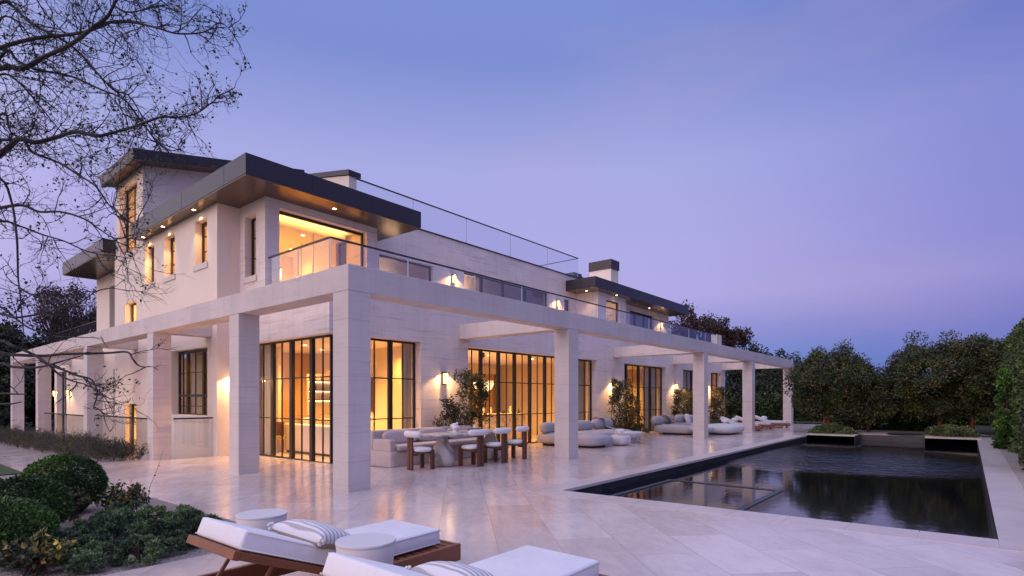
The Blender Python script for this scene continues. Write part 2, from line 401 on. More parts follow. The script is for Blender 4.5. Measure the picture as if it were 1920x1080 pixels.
# travertine paving laid on the diagonal, honed to a soft sheen
m, nt, b = mat('travertine_paving'); p = wpos(nt)
mp = N(nt, 'ShaderNodeMapping'); mp.inputs['Rotation'].default_value = (0, 0, R_(-45)); mp.inputs['Location'].default_value = (-.505, .335, 0); nt.links.new(p, mp.inputs[0])
br = N(nt, 'ShaderNodeTexBrick'); nt.links.new(mp.outputs[0], br.inputs[0]); br.offset = .5
br.inputs['Scale'].default_value = 1; br.inputs['Brick Width'].default_value = 1.31; br.inputs['Row Height'].default_value = .605
br.inputs['Mortar Size'].default_value = .0026; br.inputs['Mortar Smooth'].default_value = .4; br.inputs['Bias'].default_value = 0
br.inputs['Color1'].default_value = (.55, .465, .43, 1); br.inputs['Color2'].default_value = (.67, .575, .535, 1); br.inputs['Mortar'].default_value = (.27, .22, .20, 1)
ad = N(nt, 'ShaderNodeVectorMath', operation='MULTIPLY_ADD'); nt.links.new(br.outputs[0], ad.inputs[0]); ad.inputs[1].default_value = (40, 55, 30); nt.links.new(mp.outputs[0], ad.inputs[2])
f1 = noise_n(nt, ad.outputs[0], 1.1, 8, .66, (.7, 1.5, 1)); f2 = noise_n(nt, ad.outputs[0], 6.0, 6, .72, (.7, 1.5, 1))
c = mixc(nt, 1, br.outputs[0], ramp(nt, f1, [(.28, (.82, .77, .75)), (.44, (.96, .94, .93)), (.56, (1.03, 1.02, 1.02)), (.72, (.93, .88, .85))]), 'MULTIPLY')
c = mixc(nt, 1, c, ramp(nt, f2, [(.3, (.90, .87, .86)), (.5, (1, 1, 1)), (.72, (1.04, 1.04, 1.05))]), 'MULTIPLY')
nt.links.new(c, b.inputs['Base Color'])
nt.links.new(ramp(nt, f2, [(.3, (.12,)*3), (.7, (.22,)*3)]), b.inputs['Roughness'])
b.inputs['Specular IOR Level'].default_value = .55
bump(nt, b, f2, .035, .01)
M['paving'] = m
sheet('terrace_paving', [(-12, 2.18, -9.6, -2.6), (-12, 31.5, -2.6, -2.08), (-2.1, 31.5, -2.08, 8.65), (-2.65, .44, 8.65, 34), (2.18, 19.6, -9.6, -7.87), (19.6, 21.2, -9.6, -8.02)], 'paving')
m, nt, b = mat('garden_soil'); p = wpos(nt)
nt.links.new(ramp(nt, noise_n(nt, p, .8, 8, .65), [(.3, (.035, .034, .020)), (.7, (.085, .075, .05))]), b.inputs['Base Color']); b.inputs['Roughness'].default_value = 1
M['soil'] = m
bm = BM()
for (x0, y0, x1, y1) in ((-12, -2.08, -2.1, -2.08), (-2.1, -2.08, -2.1, 8.0), (-2.65, 8.0, -2.65, 34), (-2.65, 8.0, -2.1, 8.0)):
    n_ = 1; bm.faces.new([bm.verts.new(p) for p in ((x0, y0, gz(y0)-.0005), (x1, y1, gz(y1)-.0005), (x1, y1, gz(y1)-.6), (x0, y0, gz(y0)-.6))])
tag(obj('paving_leak_skirt', bm, 'curb'), kind='structure')  # skirt added below the paving to block indoor light leaking into the bed
bm = BM()
for a in ((-400, -2.64, 8.0, 600), (-400, -12, -9.6, 8.0), (-400, 600, -600, -9.62), (31.52, 600, -9.6, 600), (-2.64, 31.52, 34.02, 600)):
    bm.faces.new([bm.verts.new((x, y, -.30 if abs(x)+abs(y) > 300 else gz(y)-.03)) for x, y in ((a[0], a[2]), (a[1], a[2]), (a[1], a[3]), (a[0], a[3]))])
tag(obj('ground', bm, 'soil'), kind='structure')
sheet('planting_bed', [(21.0, 31.5, -9.6, -2.601), (19.6, 20.999, -8.02, -6.421), (19.6, 20.999, -4.279, -2.601)], 'soil', -.012)
# gravel bed
m, nt, b = mat('pea_gravel'); p = wpos(nt)
vo = N(nt, 'ShaderNodeTexVoronoi'); vo.inputs['Scale'].default_value = 75; nt.links.new(p, vo.inputs[0])
cc = mixc(nt, 1, ramp(nt, noise_n(nt, vo.outputs['Color'], 3, 1, .5), [(.3, (.28, .21, .18)), (.55, (.55, .45, .40)), (.8, (.80, .70, .64))]), ramp(nt, vo.outputs['Distance'], [(.0, (1, 1, 1)), (.75, (.45, .45, .45))]), 'MULTIPLY')
nt.links.new(cc, b.inputs['Base Color']); b.inputs['Roughness'].default_value = .9
bump(nt, b, math_n(nt, 'SUBTRACT', 1, vo.outputs['Distance']), .9, .012)
M['gravel'] = m
g = sheet('gravel', [(-12, -2.1, -2.08, 8.0)], 'gravel', -.015, kind='stuff', label='small pinkish gravel covering the planting bed at lower left')
g['category'] = 'gravel'
# lawn
m, nt, b = mat('mown_lawn'); p = wpos(nt)
nt.links.new(ramp(nt, noise_n(nt, p, 30, 6, .7), [(.3, (.022, .045, .010)), (.7, (.05, .095, .022))]), b.inputs['Base Color']); b.inputs['Roughness'].default_value = .9
bump(nt, b, noise_n(nt, p, 120, 3, .7), .8, .02)
M['lawn'] = m
sheet('lawn', [(-14, -2.66, 8.01, 34)], 'lawn', .004)
# pool -----------------------------------------------------------------
PX0, PX1, PY0, PY1, WZ = 2.18, 19.6, -7.87, -2.6, -.15
m, nt, b = mat('black_pool_tile'); p = wpos(nt)
s = N(nt, 'ShaderNodeSeparateXYZ'); nt.links.new(p, s.inputs[0]); cx = N(nt, 'ShaderNodeCombineXYZ'); nt.links.new(math_n(nt, 'ADD', s.outputs[0], s.outputs[1]), cx.inputs[0]); nt.links.new(s.outputs[2], cx.inputs[1])
br = N(nt, 'ShaderNodeTexBrick'); nt.links.new(cx.outputs[0], br.inputs[0]); br.offset = 0
br.inputs['Scale'].default_value = 1; br.inputs['Brick Width'].default_value = .3; br.inputs['Row Height'].default_value = .1; br.inputs['Mortar Size'].default_value = .002
br.inputs['Color1'].default_value = (.020, .021, .026, 1); br.inputs['Color2'].default_value = (.034, .035, .042, 1); br.inputs['Mortar'].default_value = (.012, .012, .014, 1)
nt.links.new(br.outputs[0], b.inputs['Base Color']); b.inputs['Roughness'].default_value = .45
M['pooltile'] = m
bm = BM()
def quad(bm, pts): bm.faces.new([bm.verts.new(p) for p in pts])
B = -1.5
XM = 21.0  # the middle bay of the far end runs further back
loop = [(PX0, PY0), (PX1, PY0), (PX1, -6.42), (XM, -6.42), (XM, -4.28), (PX1, -4.28), (PX1, PY1), (PX0, PY1)]
for i in range(len(loop)):
    (xa, ya), (xb, yb) = loop[i], loop[(i+1) % len(loop)]
    quad(bm, [(xa, ya, B), (xb, yb, B), (xb, yb, gz(yb)-.004), (xa, ya, gz(ya)-.004)])
quad(bm, [(PX0, PY0, B), (XM, PY0, B), (XM, PY1, B), (PX0, PY1, B)])
tag(obj('pool_basin', bm, 'pooltile'), kind='structure')
m, nt, b = mat('pool_water'); p = wpos(nt)
b.inputs['Base Color'].default_value = (.0025, .0035, .006, 1); b.inputs['Roughness'].default_value = .05; b.inputs['IOR'].default_value = 1.33
b.inputs['Specular IOR Level'].default_value = .8
na = noise_n(nt, p, 4.2, 4, .55, (1, 1.5, 1)); nb = noise_n(nt, p, .30, 2, .5)
sx = N(nt, 'ShaderNodeSeparateXYZ'); nt.links.new(p, sx.inputs[0])
def mr(x0, x1, a_, b_):
    n = N(nt, 'ShaderNodeMapRange', interpolation_type='SMOOTHSTEP'); nt.links.new(sx.outputs[0], n.inputs[0])
    for i_, v_ in enumerate((x0, x1, a_, b_)): n.inputs[i_+1].default_value = v_
    return n.outputs[0]
# the breeze ruffles the middle of the pool; the ends lie still
dv = N(nt, 'ShaderNodeVectorMath', operation='DISTANCE'); nt.links.new(p, dv.inputs[0]); dv.inputs[1].default_value = (12.6, -5.0, -.15)
nd = math_n(nt, 'ADD', dv.outputs['Value'], math_n(nt, 'MULTIPLY', nb, 3.0))
msr = N(nt, 'ShaderNodeMapRange', interpolation_type='SMOOTHSTEP'); nt.links.new(nd, msr.inputs[0])
for i_, v_ in enumerate((3.2, 6.4, 1.0, .02)): msr.inputs[i_+1].default_value = v_
msk = msr.outputs[0]
h = math_n(nt, 'MULTIPLY', math_n(nt, 'MULTIPLY', na, msk), ramp(nt, nb, [(.35, (.45,)*3), (.6, (1,)*3)]))
bump(nt, b, h, 1.0, .10)
b.inputs['IOR'].default_value = 2.6; b.inputs['Specular IOR Level'].default_value = .5; b.inputs['Roughness'].default_value = .06
M['water'] = m
bm = BM()
quad(bm, [(PX0, PY0, WZ), (PX1, PY0, WZ), (PX1, PY1, WZ), (PX0, PY1, WZ)])
quad(bm, [(PX1, -6.42, WZ), (XM, -6.42, WZ), (XM, -4.28, WZ), (PX1, -4.28, WZ)])
tag(obj('pool_water', bm, 'water'), kind='structure')
# coping: separate slabs with open joints, 4 mm proud of the paving
m2 = stone('coping_stone', (.57, .485, .45), 900, 900, 0, .10, 400, 0); 
for n_ in m2.node_tree.nodes:
    if n_.type == 'BSDF_PRINCIPLED': n_.inputs['Roughness'].default_value = .33
M['coping'] = m2
bm = BM()
def slab(bm, x0, x1, y0, y1, t=.045, lift=.004):
    vs = box(bm, x0, x1, y0, y1, -t, lift)
    for v in vs: v.co.z += gz(v.co.y)
y = PY0-.0
k = 0
CW = .42
n = 9; L_ = (PY1-PY0+CW)/n
for i in range(n): slab(bm, PX0-CW, PX0+.02, PY0+i*L_+.004, PY0+(i+1)*L_-.004)
n = 22; L_ = (PX1-PX0-.02)/n
for i in range(n): slab(bm, PX0+.02+i*L_+.002, PX0+.02+(i+1)*L_-.002, PY1-.02, PY1+CW)
n = 24; L_ = (21.2-PX0+CW)/n
for i in range(n): slab(bm, PX0-CW+i*L_+.002, PX0-CW+(i+1)*L_-.002, PY0-.43, PY0-.0)
tag(obj('pool_coping', bm, 'coping'), kind='structure')
# spa weir just breaking the water
bm = BM()
box(bm, 2.2, 5.62, -3.04, -2.94, -.5, WZ+.012); box(bm, 5.52, 5.62, -5.08, -3.042, -.5, WZ+.012); box(bm, 2.2, 5.518, -5.08, -4.98, -.5, WZ+.010)
tag(obj('spa_rim', bm, 'pooltile'), 'dark tiled spa rim just breaking the water in the near corner of the pool', 'spa rim')
# far end of pool: planters, gravel court, stepping disc
def planter(name, y0, y1, label):
    t = thing(name, label, 'planter', (19.6, (y0+y1)/2, 0))
    hy = (y1-y0)/2
    obj('planter_wall', bx(0, .12, -hy+.002, hy-.002, -.30, gz((y0+y1)/2)+.008), 'pooltile', t)
    obj('coping', bx(-.03, 1.9, -hy, hy, gz((y0+y1)/2)+.010, gz((y0+y1)/2)+.052), 'coping', t)
    obj('soil', bx(.32, 1.86, -hy+.2, hy-.2, gz((y0+y1)/2)+.053, gz((y0+y1)/2)+.060), 'gravel', t)
    return t
planter('planter', -4.27, -2.61, 'low stone edged planter at the far pool end nearest the house')
planter('planter', -8.0, -6.43, 'low stone edged planter at the far pool end beside the tall hedge')
m, nt, b = mat('pale_grit'); p = wpos(nt)
nt.links.new(ramp(nt, noise_n(nt, p, 25, 6, .7), [(.3, (.30, .24, .19)), (.7, (.42, .35, .29))]), b.inputs['Base Color']); b.inputs['Roughness'].default_value = .95
M['grit'] = m
bm = BM(); 
vs = [bm.verts.new((21.0, -6.9, gz(-6.9)+.002)), ]
for i in range(15):
    a = -math.pi/2+math.pi*i/14; yy = -5.35+2.9*math.sin(a); vs.append(bm.verts.new((22.6+2.6*math.cos(a), yy, gz(yy)+.002)))
vs.append(bm.verts.new((21.0, -3.6, gz(-3.6)+.002)))
bm.faces.new(vs); tag(obj('gravel_court', bm, 'grit'), kind='structure')
bm = BM(); lathe(bm, [(.62, gz(-5.6)+.0), (.66, gz(-5.6)+.05), (.60, gz(-5.6)+.06), (.0, gz(-5.6)+.06)], 21.75, -5.75, 40)
tag(obj('stepping_disc', bm, 'pooltile'), 'flat round dark slab on the pale court at the far end of the pool', 'fire pit cover')

# ================================================================== HOUSE
H = thing('modern_house', 'large pale limestone and stucco house with flat dark bronze roofs and tall lit glazing', 'house', (8, 8, 0))
H.location = (0, 0, 0)
ZF = -.18
DZ = 4.25
# ground floor stone walls
bm = BM(); wall(bm, 'y', 3.84, 2.07, 29.2, ZF, DZ+.05, [(2.07, 4.86, ZF, 3.05), (6.70, 14.07, ZF, 3.05), (16.38, 20.68, ZF, 3.05), (22.78, 25.3, ZF, 3.05), (26.8, 28.5, .86, 3.05)], .42)
obj('facade_wall', bm, 'stone', H)
bm = BM(); wall(bm, 'x', 2.07, 4.262, 8.45, ZF, DZ+.05, [(4.262, 8.12, ZF, 3.05)], .42)
obj('facade_wall', bm, 'stone', H)
bm = BM(); wall(bm, 'x', 29.2-.0, 4.262, 16, ZF, DZ+.05, [], .35, -1); obj('facade_wall', bm, 'stone', H)
# stucco wing
bm = BM(); wall(bm, 'y', 8.45, 1.812, 2.49, ZF, 6.955, [], .3)
obj('stucco_wall', bm, 'stucco', H)
sw = [(9.09, 11.84, 1.01, 3.0), (15.13, 16.36, -3, 1.32), (9.12, 9.97, 5.42, 6.72), (11.54, 12.43, 5.42, 6.72), (13.35, 14.20, 5.42, 6.72), (15.13, 16.39, 4.28, 5.02)]
bm = BM(); wall(bm, 'x', 1.46, 8.45, 17.47, -3, 6.955, sw+[(15.05, 16.99, 6.84, 6.955)], .35)
obj('stucco_wall', bm, 'stucco', H)
bm = BM(); wall(bm, 'x', 2.28, 17.47, 31.5, -3, 3.9, [(20.05, 20.95, 1.38, 2.80), (28.9, 31.0, -1, 2.98)], .35)
obj('stucco_wall', bm, 'stucco', H)
bm = BM(); wall(bm, 'x', 2.28, 17.47, 23.44, 3.9, 7.02, [(20.2, 21.5, 4.6, 6.45)], .35)
obj('stucco_wall', bm, 'stucco', H)
obj('stucco_wall', bx(1.46, 2.28, 17.47, 17.6, -3, 6.955), 'stucco', H)
obj('stucco_wall', bx(2.63, 8, 23.1, 23.44, 3.9, 7.02), 'stucco', H)
# tower whose roof climbs towards the right
TS = .20
bm = BM(); prism(bm, [(1.46, 6.96), (9, 6.96), (9, 9.62+TS*7.5), (1.46, 9.62)], 'y', 14.45, 14.62)
obj('tower_wall', bm, 'stucco', H)
bm = BM(); wall(bm, 'x', 1.46, 14.622, 17.47, 6.957, 9.62, [(15.05, 16.99, 6.957, 9.35)], .35)
obj('tower_wall', bm, 'stucco', H)
bm = BM(); prism(bm, [(1.81, 6.96), (9, 6.96), (9, 9.62+TS*7.5), (1.81, 9.62+TS*.35)], 'y', 17.3, 17.47)
obj('tower_wall', bm, 'stucco', H)
obj('interior_wall', bx(4.4, 4.5, 14.63, 17.29, 6.96, 9.9), 'plaster', H)
def roof(name, poly_or_box, parent=H): ...
def flat_roof(x0, x1, y0, y1, z0, z1, joints_x=(), joints_y=()):
    r = obj('roof', bx(x0, x1, y0, y1, z0+.03, z1), 'bronze', H)
    obj('soffit', bx(x0+.012, x1-.012, y0+.012, y1-.012, z0, z0+.028), 'soffit', r)
    for x in joints_x: obj('panel_joint', bx(x-.007, x+.007, y0-.003, y0+.02, z0+.03, z1+.002), 'frame', r)
    for y in joints_y: obj('panel_joint', bx(x0-.003, x0+.02, y-.007, y+.007, z0+.03, z1+.002), 'frame', r)
    return r
R1 = flat_roof(1.07, 6.64, 5.88, 8.44, 6.957, 7.49, (2.85, 4.75), (7.1,))
R1b = flat_roof(1.07, 6.64, 8.442, 14.40, 6.957, 7.488, (), (9.9, 12.3))
# lower left roof
R1c = flat_roof(1.06, 8, 17.50, 23.60, 7.03, 7.57, (), (19.4, 21.4))
# tower roof (inclined slab)
a = math.atan(TS)
def inclined(x0, L, y0, y1, z, t):
    bm = BM(); box(bm, 0, L, y0, y1, 0, t)
    bmesh.ops.rotate(bm, verts=bm.verts, cent=(0, 0, 0), matrix=Matrix.Rotation(-a, 3, 'Y'))
    bmesh.ops.translate(bm, verts=bm.verts, vec=(x0, 0, z)); return bm
tr = obj('roof', inclined(1.02, 6.3, 13.80, 17.58, 9.535, .335), 'bronze', H)
obj('soffit', inclined(1.04, 6.2, 13.82, 17.56, 9.515, .02), 'soffit', tr)
# roof dormer behind
bm = BM(); prism(bm, [(8.12, 7.4), (12.5, 7.4), (12.5, 8.88+.2*4.4), (8.12, 8.88)], 'x', 5.47, 5.75)
obj('dormer_wall', bm, 'stucco', H)
bm = BM(); prism(bm, [(8.06, 8.885), (12.6, 8.885+.9), (12.6, 9.055+.9), (8.06, 9.055)], 'x', 5.42, 5.9)
obj('roof', bm, 'bronze', H)
# master suite (stone box over the living room)
bm = BM(); wall(bm, 'y', 6.93, 2.07, 5.72, DZ+.052, 6.955, [(2.47, 5.33, DZ+.10, 6.74)], .40)
obj('suite_wall', bm, 'stone', H)
bm = BM(); wall(bm, 'x', 2.07, 7.332, 8.448, DZ+.052, 6.955, [(7.45, 8.12, 4.91, 6.62)], .36)
obj('suite_wall', bm, 'stone', H)
bm = BM(); wall(bm, 'x', 5.72, 7.332, 8.088, DZ+.052, 6.955, [], .36, -1); obj('suite_wall', bm, 'stone', H)
# upper long wall with parapet
bm = BM(); wall(bm, 'y', 8.09, 5.722, 29.4, DZ, 7.79, [(6.66, 9.19, 4.45, 6.57), (10.83, 16.73, 4.45, 6.68), (18.02, 18.62, 4.45, 6.58)], .35)
obj('upper_wall', bm, 'stone', H)
obj('parapet_cap', bx(5.9, 19.4, 8.05, 8.47, 7.792, 7.835), 'bronze', H)
obj('roof_deck', bx(5.9, 29, 8.45, 20, 7.3, 7.5), 'ceiling', H)
# bay at the far end
bm = BM(); wall(bm, 'x', 19.15, 6.80, 8.088, DZ, 6.955, [], .3); obj('bay_wall', bm, 'stone', H)
bm = BM(); wall(bm, 'y', 6.80, 19.452, 22.1, DZ, 6.955, [(19.98, 21.43, 4.5, 6.67)], .3); obj('bay_wall', bm, 'stone', H)
obj('bay_wall', bx(21.8, 22.1, 7.102, 7.548, DZ, 6.955), 'stone', H)
bm = BM(); wall(bm, 'y', 7.55, 21.8, 29.38, DZ, 6.955, [(23.99, 27.17, 4.5, 6.70)], .3); obj('bay_wall', bm, 'stone', H)
obj('bay_wall', bx(29.08, 29.38, 7.852, 14, DZ, 6.955), 'stone', H)
R2 = flat_roof(18.15, 29.74, 6.36, 12, 6.957, 7.49, (19.2, 21.9, 24.6, 27.3), (7.2,))
# deck, floors, ceilings and inner walls
obj('deck_slab', bx(2.10, 29.1, 3.88, 8.10, 3.9, DZ+.01), 'trim', H)
obj('ceiling', bx(2.5, 28.8, 4.27, 12, 3.10, 3.14), 'ceiling', H)
obj('ceiling', bx(1.82, 2.49, 8.76, 17.2, 3.10, 3.14), 'ceiling', H)
obj('floor', bx(1.82, 5.9, 8.76, 17.2, 3.9, 4.2), 'plaster', H)
obj('interior_wall', bx(2.5, 22, 10.6, 10.7, -.3, 3.1), 'plaster', H)
obj('interior_wall', bx(15.0, 15.2, 4.27, 10.59, -.3, 3.1), 'plaster', H)
obj('interior_wall', bx(22.0, 22.2, 4.27, 10.59, -.3, 3.1), 'plaster', H)
obj('interior_wall', bx(22.21, 28.8, 7.6, 7.7, -.3, 3.1), 'plaster', H)
obj('interior_wall', bx(16.4, 21.9, 8.5, 8.6, -.3, 3.1), 'plaster', H)
obj('interior_wall', bx(5.6, 5.68, 8.8, 10.5, -.3, 3.1), 'plaster', H)
obj('ceiling', bx(2.12, 5.68, 7.34, 14.4, 6.80, 6.86), 'ceiling', H)
obj('ceiling_cove', bx(2.6, 5.2, 7.9, 12.5, 6.62, 6.799), 'ceiling', H)
obj('interior_wall', bx(2.43, 5.3, 11.2, 11.3, 4.2, 6.8), 'plaster', H)
obj('interior_wall', bx(5.2, 5.3, 8.45, 11.19, 4.2, 6.8), 'plaster', H)
obj('interior_wall', bx(3.2, 3.3, 11.31, 17.2, 4.2, 6.8), 'plaster', H)
obj('interior_wall', bx(3.4, 3.5, 8.8, 17.2, -3, 3.1), 'plaster', H)
obj('interior_wall', bx(6, 19, 9.4, 9.5, 4.25, 6.9), 'plaster', H)
obj('ceiling', bx(6, 28.9, 8.45, 9.39, 6.90, 6.94), 'ceiling', H)
obj('interior_wall', bx(19.5, 28.9, 9.0, 9.1, 4.25, 6.9), 'plaster', H)
obj('light_well', bx(.44, 2.6, 8.66, 31, -3.1, -3.0), 'trim', H)
bm = BM(); vs = box(bm, .30, .436, 8.66, 34, -3.0, -.002)
for v in vs:
    if v.co.z > -1: v.co.z += gz(v.co.y)
obj('light_well_wall', bm, 'stucco', H)
bm = BM(); box(bm, .30, 2.49, 8.50, 8.648, -3.0, gz(8.65)-.003); obj('light_well_wall', bm, 'stucco', H)
obj('interior_wall', bx(2.7, 3.4, 14.8, 16.7, -3, 1.5), 'plaster', H)
# chimney
bm = BM(); box(bm, 24.45, 25.35, 9.05, 10.55, 7.3, 9.42); ch = obj('chimney', bm, 'stucco', H)
obj('chimney_cap', bx(24.40, 25.40, 9.0, 10.60, 9.422, 9.98), 'bronze', ch)
bm = BM(); box(bm, 18.7, 20.1, 9.0, 10.2, 7.5, 8.22); obj('roof_plant', bm, 'trim', H)
bm = BM(); box(bm, 20.3, 21.1, 9.0, 9.8, 7.5, 8.45); box(bm, 21.4, 22.3, 9.2, 10, 7.5, 8.40); obj('roof_plant', bm, 'bronze', H)
# windows --------------------------------------------------------------
GY, GX = 4.10, 2.32
window(H, 'y', GY, GX+.03, 4.862, ZF+.14, 3.048, (3.03, 4.02), (2.55, 3.52, 4.44), (.98, 2.04), hw=.11)
window(H, 'x', GX, GY+.03, 8.118, ZF+.10, 3.048, (5.00, 5.98, 6.98), (4.52, 5.5, 6.5, 7.52), (.98, 2.04), hw=.13)
window(H, 'y', GY, 6.70, 14.068, ZF+.14, 3.048, (7.52, 8.36, 9.18, 10.02, 10.9, 11.75, 12.6), (7.12, 7.94, 8.77, 9.6, 10.46, 11.32, 12.2, 13.05, 13.55), (.98, 2.04), hw=.10)
window(H, 'y', GY, 16.38, 20.678, ZF+.14, 3.048, (17.0, 18.2, 19.4), (17.6, 18.8, 20.05), (.98, 2.04), hw=.12)
window(H, 'y', GY, 22.78, 25.298, ZF+.14, 3.048, (23.3, 24.5), (23.9,), (.98, 2.04), hw=.12)
window(H, 'y', GY, 26.80, 28.498, .862, 3.048, (27.6,), (), (1.6, 2.3), hw=.1)
o = obj('sill', bx(26.7, 28.6, 3.80, 4.0, .78, .858), 'trim', H)
window(H, 'x', 1.70, 9.092, 11.838, 1.012, 2.998, (9.92, 11.12), (9.5, 10.55, 11.5), (1.28, 2.31), hw=.10, topbar=.09, label='three light steel window with a heavy transom')
bm = BM(); box(bm, 1.67, 1.73, 9.15, 11.78, 1.565, 1.64); obj('transom', bm, 'frame', H)
def sill(x, y0, y1, z): obj('sill', bx(x-.035, x+.12, y0-.07, y1+.07, z-.16, z-.003), 'trim', H)
obj('sill', bx(1.425, 1.58, 8.99, 11.9, .83, 1.007), 'trim', H)
for y0, y1 in ((9.12, 9.97), (11.54, 12.43), (13.35, 14.20)):
    window(H, 'x', 1.68, y0+.002, y1-.002, 5.422, 6.718, (), ((y0+y1)/2-.12,), (5.86, 6.30), topbar=.10)
    sill(1.46, y0, y1, 5.42)
window(H, 'x', 1.70, 15.132, 16.358, -2.98, 1.318, (), (15.4, 15.9), (.55,), fr=.07)
window(H, 'x', 1.70, 15.132, 16.388, 4.282, 5.018, (), (15.7,), ())
window(H, 'x', 1.70, 15.052, 16.988, 6.96, 9.348, (), (15.6, 16.1), (8.3, 7.55), fr=.07)
sill(1.46, 15.05, 16.99, 6.84)
window(H, 'x', 2.52, 20.052, 20.948, 1.382, 2.798, (), (), (2.1,))
sill(2.28, 20.05, 20.95, 1.38)
window(H, 'x', 2.55, 28.902, 30.998, -.4, 2.978, (29.9,), (29.4,), (1, 2))
window(H, 'x', 2.52, 20.202, 21.498, 4.602, 6.448, (), (20.8,), (5.5,))
window(H, 'y', 7.16, 2.472, 5.328, DZ+.102, 6.738, (), (), (), fr=.055, label='wide picture window under the corner roof', topbar=.075)
window(H, 'x', 2.29, 7.452, 8.118, 4.912, 6.618, (), (7.76,), (5.48, 6.05))
sill(2.07, 7.45, 8.12, 4.91)
window(H, 'y', 8.28, 6.662, 9.188, 4.452, 6.568, (), (), (), gm='upglass', fr=.07)
window(H, 'y', 8.28, 10.832, 16.728, 4.452, 6.678, (12.05, 13.44, 15.04), (), (), gm='upglass', hw=.12, fr=.07)
window(H, 'y', 8.28, 18.022, 18.618, 4.452, 6.578, (), (), (), gm='upglass', fr=.1)
window(H, 'y', 6.98, 19.982, 21.428, 4.502, 6.668, (), (), (), fr=.06, gm='upglass')
window(H, 'y', 7.72, 23.992, 27.168, 4.502, 6.698, (24.9, 26.1), (), (), fr=.08, gm='upglass')
# balustrades -----------------------------------------------------------
def rail(axis, c, a0, a1, z0, z1, splits=(), parent=H, posts=True):
    bm = BM()
    if axis == 'x': box(bm, c-.022, c+.022, a0, a1, z1-.04, z1)
    else: box(bm, a0, a1, c-.022, c+.022, z1-.04, z1)
    r = obj('handrail', bm, 'rail', parent)
    cuts = [a0, *splits, a1]; g = BM()
    for a, b_ in zip(cuts, cuts[1:]):
        a += .012; b_ -= .012
        g = BM()
        quad(g, [(c, a, z0), (c, b_, z0), (c, b_, z1-.041), (c, a, z1-.041)] if axis == 'x' else [(a, c, z0), (b_, c, z0), (b_, c, z1-.041), (a, c, z1-.041)])
        obj('glass_panel', g, 'railglass', r)
        for e in (a, b_):                                  # the polished edge of the toughened pane
            k = BM()
            if axis == 'x': box(k, c-.007, c+.007, e-.005, e+.005, z0, z1-.042)
            else: box(k, e-.005, e+.005, c-.007, c+.007, z0, z1-.042)
            obj('pane_edge', k, 'paneedge', r)
    return r
rail('y', 3.95, 2.16, 28.55, DZ+.012, 5.33, (4.5, 7.1, 9.4, 11.8, 14.2, 16.6, 19, 21.4, 23.8, 26.2, 27.4))
rail('x', 2.16, 3.974, 6.90, DZ+.012, 5.33, (5.4,))
rail('y', 8.12, 5.76, 19.35, 7.84, 8.88, (8.2, 11, 13.8, 16.6))
bm = BM(); tube(bm, [(19.35, 8.12, 8.86), (19.35, 14, 8.86)], .02, 6); obj('handrail', bm, 'rail', H)
obj('deck_pier', bx(27.85, 28.65, 3.86, 4.2, DZ+.052, 5.33), 'stone', H)
bm = BM()
for i in range(30):
    yy = 23.6+i*.27; box(bm, 2.3, 2.33, yy, yy+.03, 3.9, 5.1)
box(bm, 2.29, 2.34, 23.5, 31.5, 5.1, 5.14); box(bm, 2.29, 2.34, 23.5, 31.5, 3.95, 3.99)
obj('balcony_railing', bm, 'rail', H)

# ================================================================== PERGOLA
P = thing('stone_pergola', 'long limestone pergola of square columns and beams wrapping the terrace corner', 'pergola', (0, 0, 0))
CXS = [(0, 0), (6.32, 0), (15.42, 0), (21.38, 0), (28.65, 0)]
CYS = [3.86, 8.79, 14.97, 22.33, 27.9]
for x, y in CXS+[(0, y) for y in CYS]:
    bm = BM(); box(bm, x+.003, x+.437, y+.003, y+.437, gz(y)-.25, 3.247, .004, 1); obj('column', bm, 'column', P)
obj('beam', bx(.442, 29.09, 0, .44, 3.25, 3.67, .004, 1), 'beam', P)
obj('beam', bx(0, .44, 0, 28.36, 3.25, 3.668, .004, 1), 'beam', P)
for x in (6.32, 15.42, 21.38, 28.65):
    obj('cross_beam', bx(x, x+.44, .442, 3.838, 3.252, 3.664, .004, 1), 'beam', P)
for y in (8.79, 14.97):
    obj('cross_beam', bx(.442, 1.458, y, y+.44, 3.252, 3.664, .004, 1), 'beam', P)
for y in (22.33, 27.9):
    obj('cross_beam', bx(.442, 2.278, y, y+.44, 3.252, 3.664, .004, 1), 'beam', P)
# glass balustrades round the light well
F1 = thing('glass_balustrade', 'frameless glass balustrade with black rail between the last pergola columns on the left', 'balustrade', (0, 0, 0))
rail('x', .22, 9.3, 14.9, gz(12)+.0, .97, (12.1,), F1); rail('x', .22, 15.5, 22.3, gz(19)+.0, .93, (18.9,), F1); 
F2 = thing('glass_balustrade', 'short glass balustrade with black rail below the steel window', 'balustrade', (0, 0, 0))
rail('y', 8.70, .46, 1.44, gz(8.7), .99, (), F2)

# ================================================================== LAMPS
def light(name, kind, loc, energy, col=(1, .58, .24), size=.08, parent=None, spot=None, blend=.6, rot=None, sy=None):
    if name in ('room_light', 'counter_light', 'cove_light'): energy *= 3.5
    l = bpy.data.lights.new(name, kind); l.energy = energy; l.color = col
    if kind == 'AREA':
        l.size = size
        if sy: l.shape = 'RECTANGLE'; l.size_y = sy
    else: l.shadow_soft_size = size
    if kind == 'SPOT': l.spot_size = spot; l.spot_blend = blend
    o = bpy.data.objects.new(name, l); C.objects.link(o); o.location = loc
    if rot: o.rotation_euler = rot
    if parent: o.parent = parent
    return o
